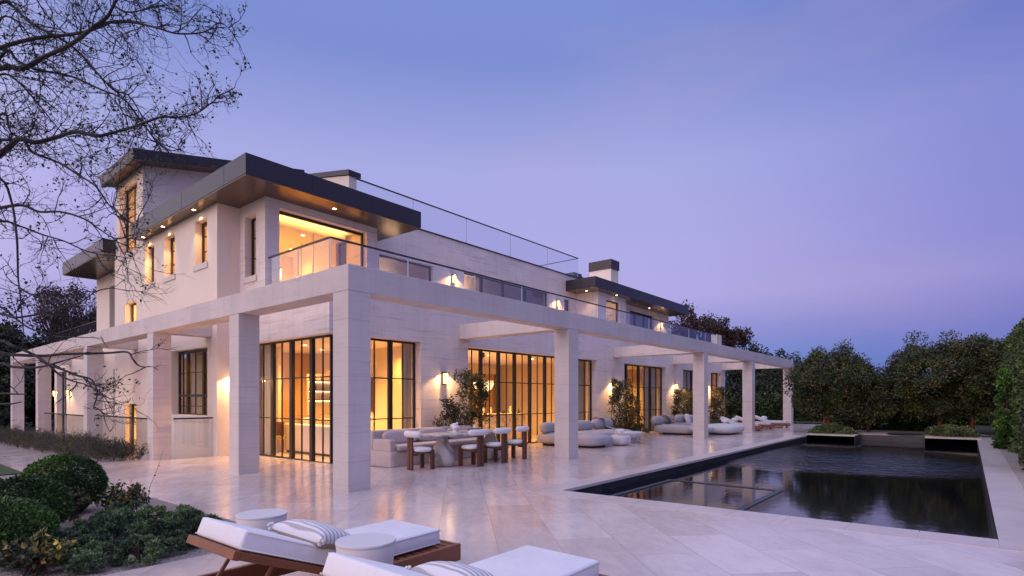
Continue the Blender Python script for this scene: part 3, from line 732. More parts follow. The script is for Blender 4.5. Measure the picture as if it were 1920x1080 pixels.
# box lanterns on the walls: black cap, back plate and side rods, glowing glass body (local: wall behind at +y)
def make_sconce(label, group):
    t = thing('wall_lantern', label, 'wall lamp', (0, 0, 0), 0, group)
    obj('cap', bx(-.09, .09, -.155, 0, .335, .36), 'black', t)
    obj('back_plate', bx(-.07, .07, -.02, -.002, 0, .334), 'black', t)
    for x in (-.083, .083): obj('rod', bx(x-.005, x+.005, -.15, -.14, .001, .334), 'black', t)
    bm = BM(); box(bm, -.055, .055, -.125, -.035, .03, .32, .01); obj('lit_glass', bm, 'lampsoft', t)
    return t
def scl(t, e):
    l = light('lamp_light', 'SPOT', (0, -.175, .335), e*4.5, (1, .56, .22), .03, t, R_(138), .35, rot=(R_(14), 0, 0)); return l
SC = make_sconce('lit black lantern on the facade between the corner glazing and the kitchen doors', 'wall lanterns')
first = True
def put_sconce(x, y, z, rz, label, e=26):
    global first
    if first: t = SC; first = False; t.location = (x, y, z); t.rotation_euler = (0, 0, rz); t['label'] = label
    else: t = dup(SC, (x, y, z), rz, label)
    scl(t, e); light('lamp_light', 'POINT', (0, -.19, .16), e*.12, (1, .62, .30), .04, t)
    return t
put_sconce(5.70, 3.84, 1.90, 0, 'lit black lantern on the facade above the nearest climbing plant behind the dining sofa')
put_sconce(15.42, 3.84, 1.90, 0, 'lit black lantern on the facade above the climber behind the first lounge sofa')
put_sconce(21.72, 3.84, 1.92, 0, 'lit black lantern right of the lounge doors, above a climber')
put_sconce(26.25, 3.84, 1.92, 0, 'lit black lantern on the facade nearest the far end of the house')
put_sconce(10.20, 8.09, 6.05, 0, 'lit lantern on the upper terrace wall between the two long windows', 3)
put_sconce(17.38, 8.09, 6.05, 0, 'lit lantern on the upper terrace wall just left of the far bay', 3)
put_sconce(28.15, 7.55, 6.05, 0, 'lit lantern on the upper terrace at the right end of the far bay', 3)
put_sconce(1.95, 8.45, 1.85, 0, 'lit lantern on the cream stucco return wall behind the second left column', 30)
put_sconce(2.28, 28.3, 1.62, -math.pi/2, 'lit lantern on the stucco wall beside the far left doorway', 16)
put_sconce(2.28, 31.2, 1.62, -math.pi/2, 'lit lantern on the stucco wall beyond the far left doorway', 16)
put_sconce(2.28, 18.9, 1.55, -math.pi/2, 'lit lantern beside the tall narrow window above the light well', 14)
# downlights in the soffits
def make_down(label, group, x, y, z, e, sp=70, tiltv=0):
    t = thing('soffit_downlight', label, 'downlight', (x, y, z), 0, group)
    bm = BM(); lathe(bm, [(.055, -.004), (.075, -.012), (.075, 0)], n=20); obj('trim_ring', bm, 'black', t)
    bm = BM(); lathe(bm, [(0, -.009), (.052, -.009)], n=20); obj('lit_lens', bm, 'spot', t)
    light('lamp_light', 'SPOT', (0, 0, -.03), e, (1, .62, .28), .03, t, R_(sp), .5, rot=(0, -tiltv, 0))
    return t
for x, y, lb in ((1.27, 9.55, 'nearest of the three downlights over the small upper windows'), (1.27, 11.98, 'middle of the three downlights over the small upper windows'), (1.27, 13.78, 'farthest of the three downlights over the small upper windows')):
    make_down(lb, 'roof soffit downlights', x, y, 6.955, 70, 80, R_(14))
make_down('downlight in the soffit above the large lit picture window', 'roof soffit downlights', 3.80, 6.35, 6.955, 45, 80)
make_down('downlight under the far bay roof next to its left wall', 'roof soffit downlights', 18.7, 7.2, 6.955, 34, 90)
make_down('downlight under the far bay roof above its tall window', 'roof soffit downlights', 20.7, 6.6, 6.955, 16, 90)
make_down('downlight under the far bay roof above its wide window', 'roof soffit downlights', 25.6, 7.1, 6.955, 16, 90)
# bounce of the uplit soffit: small brass uplights over each little window
# indoor light
def down(x, y, z, e, g='ceiling downlights indoors', lb='round lit downlight'):
    t = thing('ceiling_downlight', lb, 'downlight', (x, y, z), 0, g)
    bm = BM(); lathe(bm, [(0, -.006), (.05, -.006), (.058, 0)], n=16); obj('lit_lens', bm, 'spot', t)
    light('lamp_light', 'SPOT', (0, 0, -.02), e*12, (1, .50, .12), .04, t, R_(140), .8)
for i, (x, y, e, lb) in enumerate([(3.4, 5.3, 50, 'downlight in the living room ceiling nearest the glazed corner'), (3.6, 7.6, 50, 'downlight in the living room ceiling behind the left glazing'), (5.0, 5.4, 26, 'downlight in the living room ceiling near the lit shelves'),
        (4.8, 8.6, 60, 'downlight deep in the living room ceiling'), (7.6, 5.4, 50, 'downlight in the kitchen ceiling left of the bowl pendant'), (9.9, 5.9, 55, 'downlight in the kitchen ceiling right of the bowl pendant'), (9.4, 8.2, 60, 'downlight deep in the kitchen ceiling above the counter'),
        (12.4, 5.8, 55, 'downlight in the kitchen ceiling above the timber panels'), (18.0, 6.2, 34, 'downlight in the lounge ceiling left of the screen'), (20.4, 6.0, 30, 'downlight in the lounge ceiling by the curtain'), (24.2, 5.6, 22, 'downlight behind the narrow far doors'), (27.6, 5.6, 22, 'downlight behind the far small window'),
        (2.6, 10.4, 22, 'downlight behind the steel window of the stucco wing')]):
    down(x, y, 3.10, e, lb=lb)
down(4.0, 8.4, 6.618, 12, lb='downlight in the upstairs suite ceiling'); down(4.6, 10.2, 6.618, 12, lb='downlight deep in the upstairs suite ceiling')
light('cove_light', 'AREA', (3.9, 7.75, 6.70), 5, (1, .50, .12), 2.4, None, rot=(math.pi, 0, 0), sy=.1)
light('room_light', 'POINT', (2.6, 10.5, 6.0), 40, (1, .50, .13), .2); light('room_light', 'POINT', (2.5, 13.6, 6.0), 40, (1, .50, .13), .2)
light('room_light', 'POINT', (2.5, 15.8, 8.6), 9, (1, .62, .32), .2); light('room_light', 'POINT', (2.4, 15.7, 4.8), 20, (1, .55, .2), .15)
light('room_light', 'POINT', (2.3, 15.7, .2), 30, (1, .50, .13), .15); light('room_light', 'POINT', (12, 8.9, 6.4), 10, (1, .7, .45), .3); light('room_light', 'POINT', (7.8, 8.9, 6.2), 6, (1, .7, .45), .3)
light('room_light', 'POINT', (20.8, 8.0, 6.3), 14, (1, .65, .35), .2); light('room_light', 'POINT', (25.8, 8.4, 6.3), 12, (1, .65, .35), .2)
light('room_light', 'POINT', (3.2, 22, 5.8), 3, (1, .65, .35), .2)

# ================================================================== INDOORS
def curtain(label, x0, y0, x1, y1, z0, z1, m='curtain', waves=None, amp=.05):
    bm = BM(); L = math.hypot(x1-x0, y1-y0); n = max(8, int(L/.03)); d = Vector((x1-x0, y1-y0, 0))/L; q = Vector((-d.y, d.x, 0)); pr = None
    for i in range(n+1):
        s_ = i/n*L; off = amp*math.sin(s_*2*math.pi/.16)+.015*math.sin(s_*17)
        p = Vector((x0, y0, 0))+d*s_+q*off
        a_, b_ = bm.verts.new((p.x, p.y, z0)), bm.verts.new((p.x, p.y, z1))
        if pr: bm.faces.new((pr[0], a_, b_, pr[1]))
        pr = (a_, b_)
    return tag(obj('curtain', bm, m, smooth=True), label, 'curtain', 'curtains')
curtain('pleated linen curtain behind the far left panes of the glazed corner', 2.62, 7.45, 2.62, 8.35, -.1, 3.08)
curtain('pleated linen curtain behind the right end of the corner glazing', 4.62, 4.35, 5.2, 4.45, -.1, 3.08)
curtain('pleated linen curtain behind the right end of the kitchen doors', 12.7, 4.5, 14.3, 4.5, -.1, 3.08)
curtain('linen curtain gathered at the right of the lounge doors', 19.5, 4.5, 20.9, 4.5, -.1, 3.08)
curtain('linen curtain gathered at the left of the lounge doors', 16.3, 4.5, 16.9, 4.5, -.1, 3.08)
curtain('linen curtain filling the narrow far doors', 23.4, 4.5, 25.3, 4.5, -.1, 3.08)
curtain('linen curtain behind the steel window of the stucco wing', 2.1, 10.9, 2.1, 11.9, .6, 3.08)
# panelled back wall of the living room
bm = BM()
for i in range(22): box(bm, 2.6+i*.14, 2.6+i*.14+.132, 10.50, 10.58, -.1, 3.09)
tag(obj('wall_panelling', bm, 'oak'), 'reeded timber panelling on the back wall of the living room', 'panelling')
t = thing('indoor_sofa', 'long white sofa seen from behind through the glazed corner', 'sofa', (3.4, 6.9, -.09))
bm = BM(); soft(bm, -.12, .12, -1.6, 1.3, .06, .86, .06); obj('backrest', bm, 'white_fabric', t, True)
bm = BM(); soft(bm, .125, .95, -1.6, 1.3, .06, .46, .08); obj('seat', bm, 'white_fabric', t, True)
for k, yy in enumerate((-1.2, -.3, .7)):
    bm = BM(); blob(bm, .30, yy, .80, .12, .27, .24, 3); obj('cushion', bm, 'tan_fabric' if k % 2 else 'stripe', t, True)
obj('plinth', bx(-.1, .9, -1.5, 1.2, 0, .058), 'frame', t)
t = thing('indoor_armchair', 'slim wooden armchair inside behind the left panes of the glazed corner', 'armchair', (3.3, 8.45, -.1), .5)
bm = BM(); soft(bm, -.3, .3, -.3, .3, .38, .48, .04); obj('seat', bm, 'tan_fabric', t, True)
bm = BM(); soft(bm, -.32, -.26, -.3, .3, .5, .92, .02); obj('backrest', bm, 'darkwood', t, True)
for x, yy in ((-.28, -.28), (.28, -.28), (-.28, .28), (.28, .28)):
    bm = BM(); tube(bm, [(x, yy, 0), (x*.95, yy*.95, .6)], [.014, .02], 8); obj('leg', bm, 'darkwood', t)
# lit shelves and counter seen to the right of the corner column
t = thing('lit_shelving', 'warm lit open shelves with bottles seen between the corner column and the curtain', 'shelves', (5.05, 8.0, 0))
obj('back_panel', bx(-.95, .5, .30, .34, 1.0, 2.3), 'plaster', t)
for z in (1.45, 1.75, 2.05): 
    obj('shelf', bx(-.95, .5, .02, .298, z, z+.035), 'darkwood', t)
    bm = BM(); box(bm, -.93, .48, .27, .295, z-.02, z-.005); obj('light_strip', bm, 'lampglow', t)
rnd = random.Random(3); ORD = ['first', 'second', 'third', 'fourth', 'fifth', 'sixth', 'seventh', 'eighth', 'ninth']
for k in range(14):
    bm = BM(); r = rnd.uniform(.02, .045); h_ = rnd.uniform(.1, .22); lathe(bm, [(r, 0), (r, h_*.6), (r*.4, h_*.8), (r*.4, h_)], n=10)
    mm = rnd.choice(['stem', 'tan_fabric', 'white', 'frame']); cn = {'stem': 'brown', 'tan_fabric': 'tan', 'white': 'white', 'frame': 'black'}[mm]
    o = obj('bottle', bm, mm, None, True)
    z = (1.487, 1.787, 2.087)[k % 3]; o.location = (4.25+k//3*.27+rnd.uniform(-.03, .03), 8.14, z)
    tag(o, f'small {cn} bottle, {ORD[k//3]} from the left on the {("bottom", "middle", "top")[k % 3]} lit shelf', 'bottle', 'bottles on the lit shelves')
t = thing('bar_counter', 'marble topped counter below the lit shelves', 'counter', (4.9, 8.0, -.09)); obj('counter_body', bx(-1.1, .65, -.25, .33, 0, .93), 'plaster', t); obj('worktop', bx(-1.13, .68, -.28, .34, .931, .97), 'kitchen_marble', t)
t = thing('framed_picture', 'tall dark framed picture on the wall beside the lit shelves', 'picture', (5.58, 7.2, 1.1))
obj('interior_wall', bx(5.6, 5.68, 5.6, 8.798, -.3, 3.1), 'plaster', H)
obj('picture_frame', bx(-.03, 0, -.32, .32, 0, 1.05), 'darkwood', t); obj('canvas', bx(-.036, -.031, -.25, .25, .08, .97), 'frame', t)
t = thing('living_pendant', 'round glowing pendant globe above the lit shelves', 'pendant lamp', (4.1, 6.4, 0))
bm = BM(); blob(bm, 0, 0, 2.25, .16, .16, .14, 2); obj('globe', bm, 'lampsoft', t, True); bm = BM(); tube(bm, [(0, 0, 2.39), (0, 0, 3.10)], .006, 6); obj('cable', bm, 'black', t)
# kitchen
t = thing('pendant_lamp', 'large glowing ribbed bowl pendant hanging in the kitchen', 'pendant lamp', (8.95, 5.3, 0))
bm = BM(); lathe(bm, [(0, 1.74), (.16, 1.76), (.28, 1.84), (.35, 1.97), (.36, 2.12), (.34, 2.12), (.27, 1.87), (0, 1.78)], n=32); obj('bowl', bm, 'lampsoft', t, True)
for k in range(12):
    a_ = k*math.pi/6; bm = BM(); tube(bm, [(.17*math.cos(a_), .17*math.sin(a_), 1.745), (.295*math.cos(a_), .295*math.sin(a_), 1.835), (.365*math.cos(a_), .365*math.sin(a_), 1.97), (.372*math.cos(a_), .372*math.sin(a_), 2.13)], .008, 5); obj('rib', bm, 'darkwood', t)
for k in range(3):
    a_ = k*2*math.pi/3; bm = BM(); tube(bm, [(.36*math.cos(a_), .36*math.sin(a_), 2.12), (0, 0, 2.95)], .004, 5); obj('cable', bm, 'black', t)
bm = BM(); lathe(bm, [(.05, 2.94), (.05, 3.10)], n=12); obj('canopy', bm, 'black', t)
light('lamp_light', 'POINT', (0, 0, 1.95), 18, (1, .62, .28), .12, t)
t = thing('kitchen_island', 'marble kitchen island seen through the folding doors', 'kitchen island', (10.4, 6.3, -.09))
obj('island_body', bx(-1.6, 1.6, -.45, .45, 0, .98), 'kitchen_marble', t); obj('worktop', bx(-1.66, 1.66, -.5, .5, .981, 1.03), 'kitchen_marble', t)
bm = BM(); tube(bm, [(-.9, .1, 1.03), (-.9, .1, 1.28), (-.85, .1, 1.36), (-.78, .1, 1.36), (-.74, .1, 1.27)], .014, 8); obj('tap', bm, 'white', t, True)
t = thing('kitchen_cabinets', 'tall timber and marble kitchen wall behind the island', 'cabinets', (10.3, 9.9, -.1))
obj('marble_panel', bx(-.2, 1.9, .0, .3, .95, 2.75), 'kitchen_marble', t)
for x in (-2.3, -1.75, -1.2, 1.92, 2.45, 2.98, 3.5): obj('cabinet_door', bx(x, x+.5, -.35, .3, 0, 2.75), 'oak', t)
obj('oven', bx(-.62, -.22, -.2, .3, 1.1, 2.3), 'frame', t); obj('base_cabinet', bx(-.68, 1.9, -.35, -.002, 0, .94), 'oak', t); obj('bulkhead', bx(-2.3, 4.2, -.36, .3, 2.76, 3.19), 'plaster', t)
light('counter_light', 'AREA', (10.9, 9.7, 2.0), 16, (1, .66, .30), 2, None, rot=(R_(-25), 0, 0), sy=.1)
t = thing('coffee_machine', 'small dark appliance standing on the kitchen worktop', 'appliance', (9.9, 9.72, .85)); obj('body', bx(-.11, .11, -.12, .12, 0, .3), 'frame', t); obj('water_tank', bx(-.1, .1, .121, .16, .05, .28), 'upglass', t)
for k in range(9):
    bm = BM(); r = rnd.uniform(.03, .05); h_ = rnd.uniform(.12, .28); lathe(bm, [(r, 0), (r, h_*.6), (r*.4, h_*.8), (r*.4, h_)], n=10)
    mm = rnd.choice(['stem', 'white', 'frame']); cn = {'stem': 'brown', 'white': 'white', 'frame': 'black'}[mm]
    o = obj('bottle', bm, mm, None, True); o.location = (9.3+k*.33, 6.3+rnd.uniform(-.2, .2), .942)
    tag(o, f'small {cn} bottle standing {ORD[k]} from the left on the kitchen island', 'bottle', 'bottles on the kitchen island')
# lounge with screen
t = thing('television', 'large dark wall screen inside the lounge behind the climber', 'screen', (18.2, 6.6, .9))
obj('screen', bx(-1.1, 1.1, 0, .03, 0, 1.7), 'black', t); obj('mount', bx(-1.2, 1.2, .031, .15, -.9, 2.0), 'plaster', t)
t = thing('indoor_armchair', 'rounded armchair inside the lounge doors below the dark screen', 'armchair', (18.7, 5.2, -.08))
bm = BM(); blob(bm, 0, 0, .32, .38, .36, .26, 3); obj('seat', bm, 'tan_fabric', t, True); bm = BM(); blob(bm, 0, .28, .60, .42, .14, .22, 3); obj('backrest', bm, 'tan_fabric', t, True)
# suite crystal lamps
for k, (x, y, lb) in enumerate(((2.95, 8.0, 'left'), (4.0, 8.5, 'right'))):
    t = thing('crystal_chandelier', f'cluster of glowing crystal tubes behind the balustrade in the suite, {lb} one of two', 'chandelier', (x, y, 0), 0, 'suite chandeliers')
    for q in range(7):
        a_ = q*2*math.pi/7; bm = BM(); tube(bm, [(.12*math.cos(a_), .12*math.sin(a_), 5.05), (.12*math.cos(a_), .12*math.sin(a_), 5.32)], .014, 6); obj('crystal_tube', bm, 'lampglow', t)
    bm = BM(); tube(bm, [(0, 0, 5.2), (0, 0, 6.62)], .008, 6); obj('rod', bm, 'black', t); bm = BM(); lathe(bm, [(.14, 5.33), (.14, 5.345)], n=20); obj('ring', bm, 'black', t)
bm = BM(); box(bm, 4.1, 4.14, 8.0, 8.04, 4.26, 6.79); tag(obj('curtain_pole', bm, 'trim'), 'thin vertical post inside the picture window', 'post')
# linear lamp seen in the stucco wing window
t = thing('linear_lamp', 'thin glowing linear lamp behind the steel window of the stucco wing', 'lamp', (2.55, 9.6, 2.42)); bm = BM(); box(bm, -.02, .02, -.45, .45, 0, .03); obj('lit_bar', bm, 'lampglow', t); bm = BM(); tube(bm, [(0, 0, .03), (0, 0, .68)], .006, 6); obj('cable', bm, 'black', t)

# ================================================================== TERRACE FURNITURE
def place(t, x, y, rz=0, lift=0):
    t.location = (x, y, gz(y)+lift); t.rotation_euler = (0, 0, rz); return t
# dining banquette (slip-covered) ---------------------------------------
t = thing('dining_banquette', 'long beige slip covered banquette sofa behind the stone dining table', 'sofa')
place(t, 4.36, 2.75, R_(3))
bm = BM(); n = 60; lo = []; hi = []
per = []
L2, D2 = 1.78, .40
def rrect(s_, w_, d_, r_):   # point on a rounded rectangle outline
    P_ = [(-w_+r_, -d_), (w_-r_, -d_), (w_-r_, d_), (-w_+r_, d_)]
    return P_
pts = []
for i in range(160):
    u = i/160*4
    if u < 1: x, y = -L2+2*L2*u, -D2
    elif u < 2: x, y = L2, -D2+2*D2*(u-1)
    elif u < 3: x, y = L2-2*L2*(u-2), D2
    else: x, y = -L2, D2-2*D2*(u-3)
    pts.append((x, y))
rings = []
for z in (.012, .12, .25, .36):
    ring = []
    for i, (x, y) in enumerate(pts):
        fl = (.36-z)/.36
        wv_ = (.010*math.sin(i*1.7)+.008*math.sin(i*.63))*fl*1.6
        nx, ny = (x/L2, y/D2)
        dx = (1 if nx > 0 else -1)*(abs(nx) > .999)*(.03*fl+wv_); dy = (1 if ny > 0 else -1)*(abs(ny) > .999)*(.03*fl+wv_)
        ring.append(bm.verts.new((x+dx, y+dy, z)))
    rings.append(ring)
for k in range(3):
    for i in range(160): bm.faces.new((rings[k][i], rings[k][(i+1) % 160], rings[k+1][(i+1) % 160], rings[k+1][i]))
bm.faces.new(rings[-1]); obj('skirt', bm, 'beige_fabric', t, True)
bm = BM(); soft(bm, -1.78, 1.78, .22, .42, .30, .80, .05); obj('backrest', bm, 'beige_fabric', t, True)
bm = BM(); soft(bm, -1.79, -1.62, -.40, .215, .34, .62, .05); obj('side_panel', bm, 'beige_fabric', t, True)
for k in range(2):
    bm = BM(); soft(bm, -1.60+k*1.68, .07+k*1.68, -.47, .16, .355, .475, .055, seg=4); obj('seat_cushion', bm, 'beige_fabric', t, True)
for k in range(3):
    bm = BM(); blob(bm, 0, 0, 0, .54, .085, .165, 3.4); bmesh.ops.rotate(bm, verts=bm.verts, cent=(0, 0, 0), matrix=Matrix.Rotation(R_(-14), 3, 'X')); bmesh.ops.translate(bm, verts=bm.verts, vec=(-1.02+k*1.09, .14, .62)); obj('back_cushion', bm, 'beige_fabric', t, True)
# dining table -----------------------------------------------------------
t = thing('dining_table', 'long oval travertine table on two bulbous pedestals', 'table'); place(t, 4.40, 1.62, R_(4))
bm = BM(); prof = []
def oval(bm, a_, b_, z0, z1, ed=.02, n=64):
    rs = []
    for rr, z in ((.985, z0), (1, z0+ed*.6), (1, z1-ed*.5), (.99, z1)):
        ring = []
        for i in range(n):
            th = 2*math.pi*i/n; c_, s_ = math.cos(th), math.sin(th)
            ring.append(bm.verts.new((a_*rr*math.copysign(abs(c_)**.72, c_), b_*rr*math.copysign(abs(s_)**.86, s_), z)))
        rs.append(ring)
    for k in range(3):
        for i in range(n): bm.faces.new((rs[k][i], rs[k][(i+1) % n], rs[k+1][(i+1) % n], rs[k+1][i]))
    bm.faces.new(rs[0][::-1]); bm.faces.new(rs[-1])
oval(bm, 1.55, .50, .688, .728); obj('tabletop', bm, 'marble', t, True)
for x in (-.88, .88):
    bm = BM(); lathe(bm, [(.20, 0), (.27, .02), (.30, .10), (.295, .20), (.25, .33), (.18, .47), (.125, .58), (.115, .64), (.14, .687)], x, 0, 40); obj('pedestal', bm, 'marble', t, True)
# sculpture, tray and cup -------------------------------------------------
t = thing('bust_sculpture', 'small white knobbly sculpture standing on the dining table', 'sculpture', (4.06, 1.70, gz(1.7)+.729)); t.scale = (1.0, 1.0, 1.0)
bm = BM(); lathe(bm, [(.075, 0), (.08, .01), (.06, .045), (.075, .06)], n=20); obj('foot', bm, 'white', t, True)
bm = BM(); rnd = random.Random(5)
blob(bm, 0, 0, .13, .09, .08, .085, 2, 20, 10)
for k in range(16):
    a_ = rnd.uniform(0, 6.28); z = rnd.uniform(.10, .23); r = .085 if z < .19 else .055
    blob(bm, r*math.cos(a_), r*math.sin(a_), z, rnd.uniform(.022, .038), rnd.uniform(.022, .038), rnd.uniform(.018, .032), 2, 10, 6)
obj('sculpted_head', bm, 'white', t, True)
t = thing('serving_tray', 'round dark wicker tray at the middle of the dining table', 'tray', (4.86, 1.74, gz(1.7)+.729))
bm = BM(); lathe(bm, [(0, .002), (.22, .002), (.235, .02), (.235, .045), (.222, .045), (.215, .018), (0, .016)], n=32); obj('tray_body', bm, 'darkwood', t, True)
bm = BM(); box(bm, -.14, .10, -.08, .08, .019, .05, .01); o = obj('wooden_board', bm, 'darkwood'); o.location = (4.86, 1.74, gz(1.7)+.729); o.rotation_euler = (0, 0, .5); tag(o, 'small dark wooden board lying on the wicker tray', 'board')
bm = BM(); lathe(bm, [(.035, 0), (.05, .03), (.05, .075), (.043, .075), (.04, .02), (0, .015)], n=20); o = obj('cup', bm, 'white', None, True); o.location = (4.82, 1.78, gz(1.7)+.782); tag(o, 'white cup on the wooden board', 'cup')
bm = BM(); blob(bm, 0, 0, .022, .035, .024, .022, 2, 14, 8); o = obj('lemon', bm, plain('lemon_skin', (.62, .42, .04), .5, .1), None, True); o.location = (4.93, 1.70, gz(1.7)+.779); tag(o, 'yellow lemon beside the cup on the tray', 'lemon')
# dining chairs: round seat, two front posts, back of two broad slabs carrying a bolster (back at +x, front at -x)
def make_chair(label):
    t = thing('dining_chair', label, 'chair', (0, 0, 0), 0, 'dining chairs round the stone table')
    bm = BM(); blob(bm, -.03, 0, .425, .225, .235, .055, 2.9); obj('seat', bm, 'bolster', t, True)
    bm = BM(); box(bm, -.20, .22, -.19, .19, .345, .378, .008); obj('seat_frame', bm, 'darkwood', t)
    for s_ in (-1, 1):
        bm = BM(); prism(bm, [(-.045, 0), (.045, 0), (.045, .40), (.025, .435), (-.025, .435), (-.045, .40)], 'y', s_*.20-.028, s_*.20+.028)
        bmesh.ops.translate(bm, verts=bm.verts, vec=(-.20, 0, 0)); obj('leg', bm, 'darkwood', t)
        bm = BM(); vs = box(bm, .205, .25, s_*.052-.042, s_*.052+.042, 0, .72, .006)
        obj('back_slab', bm, 'darkwood', t)
    for z0 in (.12, .56): obj('spacer', bx(.214, .240, -.0095, .0095, z0, z0+.06), 'darkwood', t)
    bm = BM(); box(bm, .05, .205, -.03, .03, .30, .344); obj('stretcher', bm, 'darkwood', t)
    bm = BM()
    pts_ = []
    for i in range(13):
        u = -1+i/6; pts_.append((.235-.10*u*u*1.0, .29*u, .765))
    rad_ = [.03]+[.062]*11+[.03]
    tube(bm, pts_, rad_, 16); 
    for v in bm.verts: v.co.z = .765+(v.co.z-.765)*1.12
    obj('bolster', bm, 'bolster', t, True)
    return t
ch0 = make_chair('boucle dining chair at the left end of the stone table facing along it'); place(ch0, 2.78, 1.50, math.pi+R_(-8))
CH = [(3.92, .98, R_(-92), 'boucle dining chair on the pool side of the table, in front of the left pedestal'),
      (4.78, 1.02, R_(-88), 'boucle dining chair on the pool side of the table, middle one with pierced back'),
      (5.72, 1.18, R_(-78), 'boucle dining chair at the far right end of the stone table')]
for x, y, rz, lb in CH: place(dup(ch0, (0, 0, 0), 0, lb), x, y, rz)

# lounge furniture ---------------------------------------------------------
def pouf_part(t, name, cx, cy, z0, rx, ry, h_, p=4.4, m='grey_fabric', rot=0, base=True):
    bm = BM(); blob(bm, cx, cy, z0+h_/2, rx, ry, h_/2, p, 36, 16, rot); o = obj(name, bm, m, t, True)
    return o
t = thing('lounge_sofa', 'rounded grey modular sofa behind the second front column, throw over its back', 'sofa'); place(t, 0, 0)
g_ = -.03
pouf_part(t, 'chaise_seat', 9.95, 1.95, g_+.05, .62, .95, .36)
pouf_part(t, 'seat', 12.1, 2.45, g_+.05, 1.55, .66, .37)
pouf_part(t, 'seat', 10.15, 3.05, g_+.05, .75, .42, .37)
pouf_part(t, 'back_cushion', 9.75, 3.12, g_+.40, .42, .17, .36, 2.8, rot=.1)
pouf_part(t, 'back_cushion', 11.75, 3.05, g_+.38, .60, .19, .38, 2.8, rot=-.03)
pouf_part(t, 'back_cushion', 13.0, 2.98, g_+.38, .62, .20, .44, 2.6, rot=-.1)
for x0, x1, y0, y1 in ((9.55, 10.35, 1.3, 2.6), (10.8, 13.3, 2.1, 2.8), (9.7, 10.5, 2.85, 3.3)): obj('plinth', bx(x0, x1, y0, y1, g_-.01, g_+.06), 'black', t)
def throw(label, pts_, wdt):
    """cloth strip laid over pts (x,y,z), width wdt along side vector"""
    bm = BM(); prev_ = None
    P_ = [Vector(p) for p in pts_]
    for i in range(len(P_)):
        d = P_[min(i+1, len(P_)-1)]-P_[max(i-1, 0)]; sd = Vector((0, 0, 1)).cross(Vector((d.x, d.y, 0)) if Vector((d.x, d.y, 0)).length > .02 else Vector((.1, -1, 0))).normalized()
        row = [bm.verts.new(P_[i]+sd*(wdt*(j/8-.5))+Vector((0, 0, .006*math.sin(j*2.1+i)))) for j in range(9)]
        if prev_:
            for j in range(8): bm.faces.new((prev_[j], prev_[j+1], row[j+1], row[j]))
        prev_ = row
    r = bmesh.ops.solidify(bm, geom=bm.faces[:], thickness=.012)
    return tag(obj('throw_blanket', bm, 'throw', smooth=True), label, 'blanket')
throw('cream fringed throw draped over the back of the nearest grey sofa', [(12.77, 3.26, .60), (12.80, 3.16, .80), (12.82, 2.98, .845), (12.87, 2.80, .78), (12.94, 2.76, .50), (13.04, 2.5, .405), (13.12, 2.25, .40), (13.18, 2.0, .345), (13.20, 1.93, .25)], .42)
def coffee(label, name, x, y, r, h_, m='cast', shape='pebble'):
    t = thing(name, label, 'coffee table'); place(t, x, y)
    if shape == 'pebble':
        pouf_part(t, 'table_body', 0, 0, 0, r, r*.95, h_, 2.9, m); bm = BM(); lathe(bm, [(0, h_-.004), (r*.72, h_-.004), (r*.74, h_-.012)], n=32); obj('top_face', bm, m, t, True)
    else:
        bm = BM(); lathe(bm, [(r*.35, h_*.45), (r*.75, h_*.52), (r*.95, h_*.75), (r, h_*.97), (r*.97, h_), (0, h_)], n=40, sx=1.25); obj('bowl_top', bm, m, t, True)
        obj('slab_foot', bx(-r*.12, r*.75, -r*.32, r*.32, 0, h_*.60, .01), m, t)
    return t
coffee('pebble shaped cast stone side table in front of the nearest grey sofa', 'pebble_table', 11.0, 1.12, .33, .37)
coffee('bowl shaped stone coffee table on a slab foot right of the pebble table', 'bowl_table', 12.15, 1.42, .46, .38, 'cast', 'bowl')
def bowl(label, x, y, z, s_=1):
    t = thing('footed_bowl', label, 'bowl', (x, y, gz(y)+z)); t.scale = (s_, s_, s_)
    bm = BM(); lathe(bm, [(.08, 0), (.085, .04), (.08, .05)], n=24); obj('foot', bm, 'white', t, True)
    bm = BM(); lathe(bm, [(.08, .05), (.13, .065), (.15, .15), (.14, .15), (.12, .08), (0, .07)], n=28); obj('bowl_body', bm, 'white', t, True)
bowl('white footed bowl standing on the pebble shaped table', 11.0, 1.12, .366)
# second group
t = thing('lounge_sofa', 'rounded grey modular sofa in the lounge group further along, partly behind the third front column', 'sofa'); place(t, 0, 0)
pouf_part(t, 'chaise_seat', 18.0, 2.05, g_+.05, .85, .95, .36)
pouf_part(t, 'seat', 19.9, 2.55, g_+.05, 1.3, .6, .36)
pouf_part(t, 'back_cushion', 17.75, 2.95, g_+.38, .50, .18, .40, 2.6); pouf_part(t, 'back_cushion', 18.85, 3.0, g_+.38, .52, .18, .42, 2.5); pouf_part(t, 'back_cushion', 20.3, 3.0, g_+.38, .5, .18, .42, 2.5); pouf_part(t, 'back_cushion', 21.3, 2.9, g_+.36, .42, .18, .40, 2.5)
for x0, x1, y0, y1 in ((17.5, 18.5, 1.3, 2.6), (19.0, 20.9, 2.2, 2.9)): obj('plinth', bx(x0, x1, y0, y1, g_-.01, g_+.06), 'black', t)
throw('cream throw draped over the back of the further grey sofa', [(18.5, 3.2, .60), (18.5, 3.12, .78), (18.55, 2.98, .80), (18.6, 2.8, .70), (18.68, 2.68, .5), (18.8, 2.4, .40), (18.95, 2.0, .40), (19.1, 1.6, .36)], .5)
bm = BM(); blob(bm, 0, 0, .22, .24, .08, .22, 4); o = obj('square_cushion', bm, 'white_fabric', None, True); o.location = (20.5, 2.62, .36); o.rotation_euler = (R_(-18), 0, .1); tag(o, 'white square cushion leaning on the further grey sofa', 'cushion')
